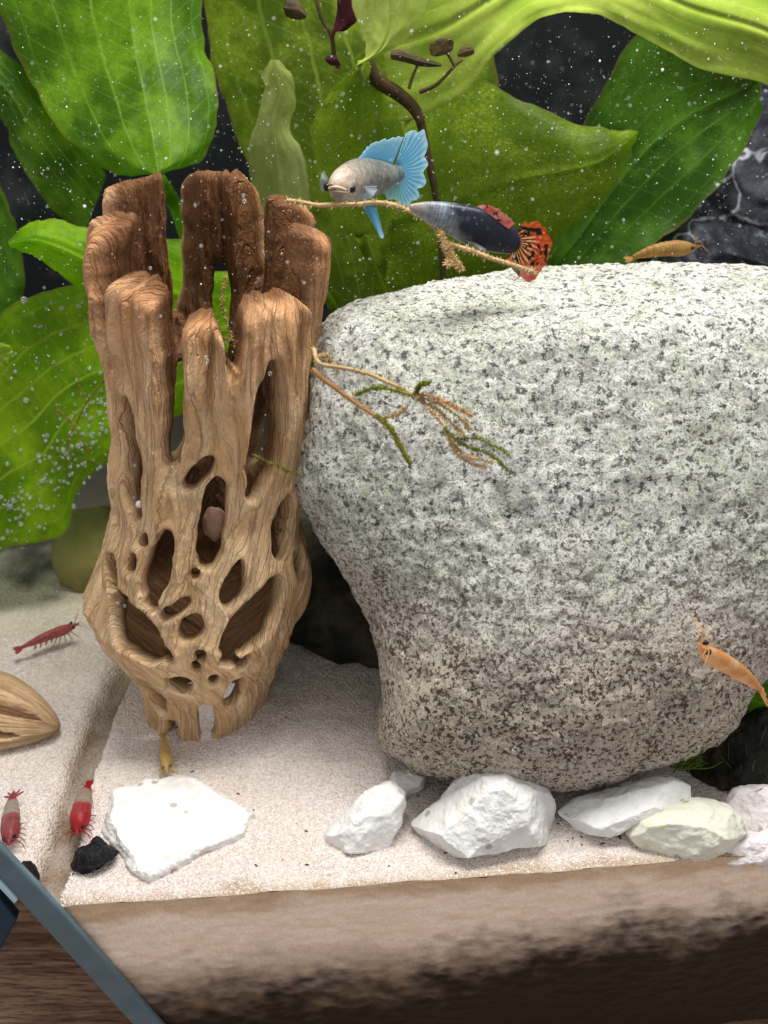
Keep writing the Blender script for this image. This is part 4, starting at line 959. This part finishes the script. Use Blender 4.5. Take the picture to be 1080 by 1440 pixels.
# ------------------------------------------------------------------ shrimp
def shrimp(head, tail, up, colf, label, name='shrimp', arch=.06, girth=1.0, legs=True, fan=1.0, group=None, width=.8, ant=1.0, eyec=None):
    head, tail = np.array(head, float), np.array(tail, float); X = head - tail; L = np.linalg.norm(X); X /= L
    up = np.array(up, float); up -= X * (up @ X); up /= np.linalg.norm(up); S = np.cross(X, up)
    def w(x, s, z): return tail + X * (L * x) + S * (L * s) + up * (L * z)      # x: 0 tail .. 1 rostrum tip
    xs = np.array([.10, .16, .26, .38, .50, .60, .68, .76, .83, .89, .94, 1.0]); rz = np.array([.030, .045, .068, .088, .100, .106, .112, .106, .088, .060, .030, .006]) * girth
    zc = arch * np.sin(np.pi * np.clip((xs - .02) / .95, 0, 1)) ** 1.2 + np.array([0, 0, 0, 0, 0, 0, 0, 0, .008, .018, .03, .04]) * 1.0
    pts = np.array([w(x, 0, z) for x, z in zip(xs, zc)])
    # abdomen segments as overlapping rings
    n = 120; V, F, t, a = loft(pts, rz * L * width, rz * L, n, 28, up)
    xt = np.interp(t, np.linspace(0, 1, len(xs)), xs); c_line = np.array([np.interp(xt, xs, pts[:, k]) for k in range(3)]).T
    seg = np.where((xt > .14) & (xt < .60), ((xt - .14) / .077) % 1.0, .5)
    V = c_line + (V - c_line) * (1 + .085 * (.5 - seg))[:, None]
    mot = fbm((V - tail) / L, 9, 4)
    root = empty(name, (head + tail) / 2 - np.array([0, 0, .1 * L]), label, 'shrimp', group)
    c = colf(xt, a, mot, seg); mk('body', V, F, MAT['skin'], root, col=np.clip(c, 0, 1))
    ct = np.clip(colf(np.array([.03]), np.array([0.]), np.array([0.]), np.array([.5]))[0], 0, 1); ch = np.clip(colf(np.array([.9]), np.array([0.]), np.array([0.]), np.array([.5]))[0], 0, 1)
    # tail fan: telson and two pairs of uropods
    for k, sp in enumerate([-2, -1, 0, 1, 2]):
        an = sp * .33 * fan; ln = .15 if sp else .13; wd = .032
        q = np.linspace(0, 1, 12); prof = np.sin(np.pi * np.clip(q * .86 + .1, 0, 1)) ** .8 * wd
        Vf = np.array([[w(.12 - math.cos(an) * ln * qq - math.sin(an) * s * pr, math.sin(an) * ln * qq * 1.0 + math.cos(an) * s * pr, .006 - abs(sp) * .004 - .02 * qq) for s in np.linspace(-1, 1, 7)] for qq, pr in zip(q, prof)]).reshape(-1, 3)
        o = mk('tail_fan', Vf, gridF(12, 7), MAT['skin'], root, col=np.tile(ct, (len(Vf), 1))); m = o.modifiers.new('t', 'SOLIDIFY'); m.thickness = .012 * L * CM; m.offset = 0
    for s in (-1, 1):
        ball(root, w(.885, s * .058 * girth, .05 + arch * .2), .024 * L, eyec or MAT['eye'])
        for j, (l, z, sp) in enumerate([(.42, .10, .22), (.30, .16, .10), (.20, .06, .10)]):
            l *= ant
            pa = crv([w(.93, s * .02, .035 + arch * .2), w(.93 + l * .4, s * (.02 + sp * .35), .035 + z * .7), w(.93 + l, s * (.02 + sp), .02 + z * .4)], 16)
            Va, Fa = tube(pa, np.linspace(.007, .002, 16) * L, 5); mk('antenna', Va, Fa, MAT['skin'], root, col=np.tile(ch, (len(Va), 1)))
        if legs:
            for j in range(5):
                x = .84 - j * .055; fw = .05 - j * .03
                pa = crv([w(x, s * .04, -.05 * girth), w(x + fw, s * .11, -.08 * girth), w(x + fw * 2, s * .14, -.155 * girth)], 12)
                Va, Fa = tube(pa, np.linspace(.010, .004, 12) * L, 5); mk('leg', Va, Fa, MAT['skin'], root, col=np.tile(ch, (len(Va), 1)))
            for j in range(4):
                x = .54 - j * .085
                pa = crv([w(x, s * .03, -.05 * girth + arch * .3), w(x - .01, s * .05, -.10 * girth + arch * .3), w(x - .03, s * .05, -.14 * girth + arch * .3)], 8)
                Va, Fa = tube(pa, np.array([.014, .016, .016, .015, .013, .011, .008, .005]) * L, 5); mk('swimmeret', Va, Fa, MAT['skin'], root, col=np.tile(ct, (len(Va), 1)))
    return root
def solid_col(a, b, k=.5, belly=None):
    a, b = np.array(a), np.array(b)
    def f(x, an, mot, seg):
        c = lerp(a, b, np.clip(.5 + k * mot, 0, 1)[:, None]); c = c * (1 - .22 * (seg > .86))[:, None]
        if belly is not None: c = lerp(c, np.array(belly), (sstep(0, -.9, np.sin(an)) * .6)[:, None])
        return c
    return f
def banded(red, clear):
    red, clear = np.array(red), np.array(clear)
    def f(x, an, mot, seg):
        k = sstep(.24, .28, x + .02 * mot) * sstep(.56, .52, x + .03 * mot)
        c = lerp(red * (1 + .3 * mot)[:, None], clear * (1 + .25 * mot)[:, None], k[:, None]); return c * (1 - .15 * (seg > .86))[:, None]
    return f
UPV = np.array([0, -.35, .95])
shrimp(P(972., 907., 15.1), P(1078., 976., 15.7), (.30, -.3, .9), solid_col((.68, .30, .09), (.78, .50, .24), 1.5, (.76, .54, .28)), 'orange shrimp swimming in front of the lower boulder', arch=.03, girth=.68, legs=False, fan=1.1, ant=.25)
shrimp(P(984., 350., 23.6), P(880., 364., 23.6), (0, -.3, 1), solid_col((.36, .19, .06), (.46, .28, .09), 1.0), 'dull orange shrimp resting on top of the boulder', arch=.07, girth=1.0, legs=False, ant=.3)
shrimp(G(236., 1090., .25), G(229., 1030., .25), UPV, solid_col((.62, .42, .10), (.70, .54, .22), .8), 'small yellowish shrimp on the sand at the foot of the wood', arch=.05, girth=.95, fan=.9, ant=.4)
shrimp(G(112., 878., .6), G(22., 914., .5), (0, -.5, .9), solid_col((.36, .045, .055), (.44, .09, .09), .8), 'dark red shrimp on the sand beside the wood, away from the glass edge', arch=.03, girth=.85, fan=.6, ant=.4)
shrimp(G(14., 1192., .3), G(19., 1112., .35), UPV, banded((.36, .07, .075), (.40, .35, .29)), 'side-glass reflection built as a red and clear banded shrimp with fanned tail beside the diagonal glass edge', arch=.03, girth=1.1, width=1.0, fan=1.6, legs=True, ant=.5)  # mirror image of the shrimp below, added as a solid one
shrimp(G(108., 1178., .3), G(126., 1098., .35), UPV, banded((.44, .02, .03), (.38, .32, .26)), 'deep red banded shrimp in the sand groove beside the black pebble', arch=.06, girth=1.2, width=1.0, fan=.4, ant=.4)

# ------------------------------------------------------------------ specks drifting in the water
def specks():
    d, F = ico(1); prt = []
    M = Mat('speck_white'); M = M.done(M.n('MixShader', {0: .35, 1: M.bsdf((.8, .83, .8), .5, .3), 2: M.n('BsdfTransparent')}))
    n = 5200
    for i in range(n):
        u, v = random.uniform(-40, 1120), random.triangular(-40, 1000, 120)
        if v > 440 and u > 420 and random.random() < .92: continue
        if v > 520 and random.random() < .8: continue
        y = random.uniform(14.0, 25.0)
        r = .003 + .0032 * random.expovariate(1.0)
        if random.random() < .02: r *= 1.8
        prt.append((d * r + P(u, v, y), F))
    V, F = merge(prt); tag(mk('water_specks', V, F, M, origin=(0, 20, 0)), 'tiny white specks drifting in the water', 'specks', kind='stuff')
specks()
def debris():
    prt = []
    for i in range(60):
        u, v = random.uniform(90, 1075), random.uniform(1075, 1235)
        if random.random() < .5: u, v = random.uniform(780, 1000), random.uniform(1172, 1196)
        g = G(u, v)
        if (g - c0) @ Gn < .1: continue
        z, _ = sand_height(np.array([g[0]]), np.array([g[1]])); g[2] = z[0] + .015
        a = random.uniform(0, 3.14); l = random.uniform(.015, .055); dv = np.array([math.cos(a), math.sin(a), 0]) * l
        prt.append(tube(np.array([g - dv, g + [0, 0, .01], g + dv]), [.008, .018, .006], 5))
    V, F = merge(prt); tag(mk('debris_bits', V, F, plain('debris_brown', (.05, .035, .025), .7), origin=(0, 15, 0)), 'tiny dark plant bits scattered on the sand', 'debris', kind='stuff')
debris()
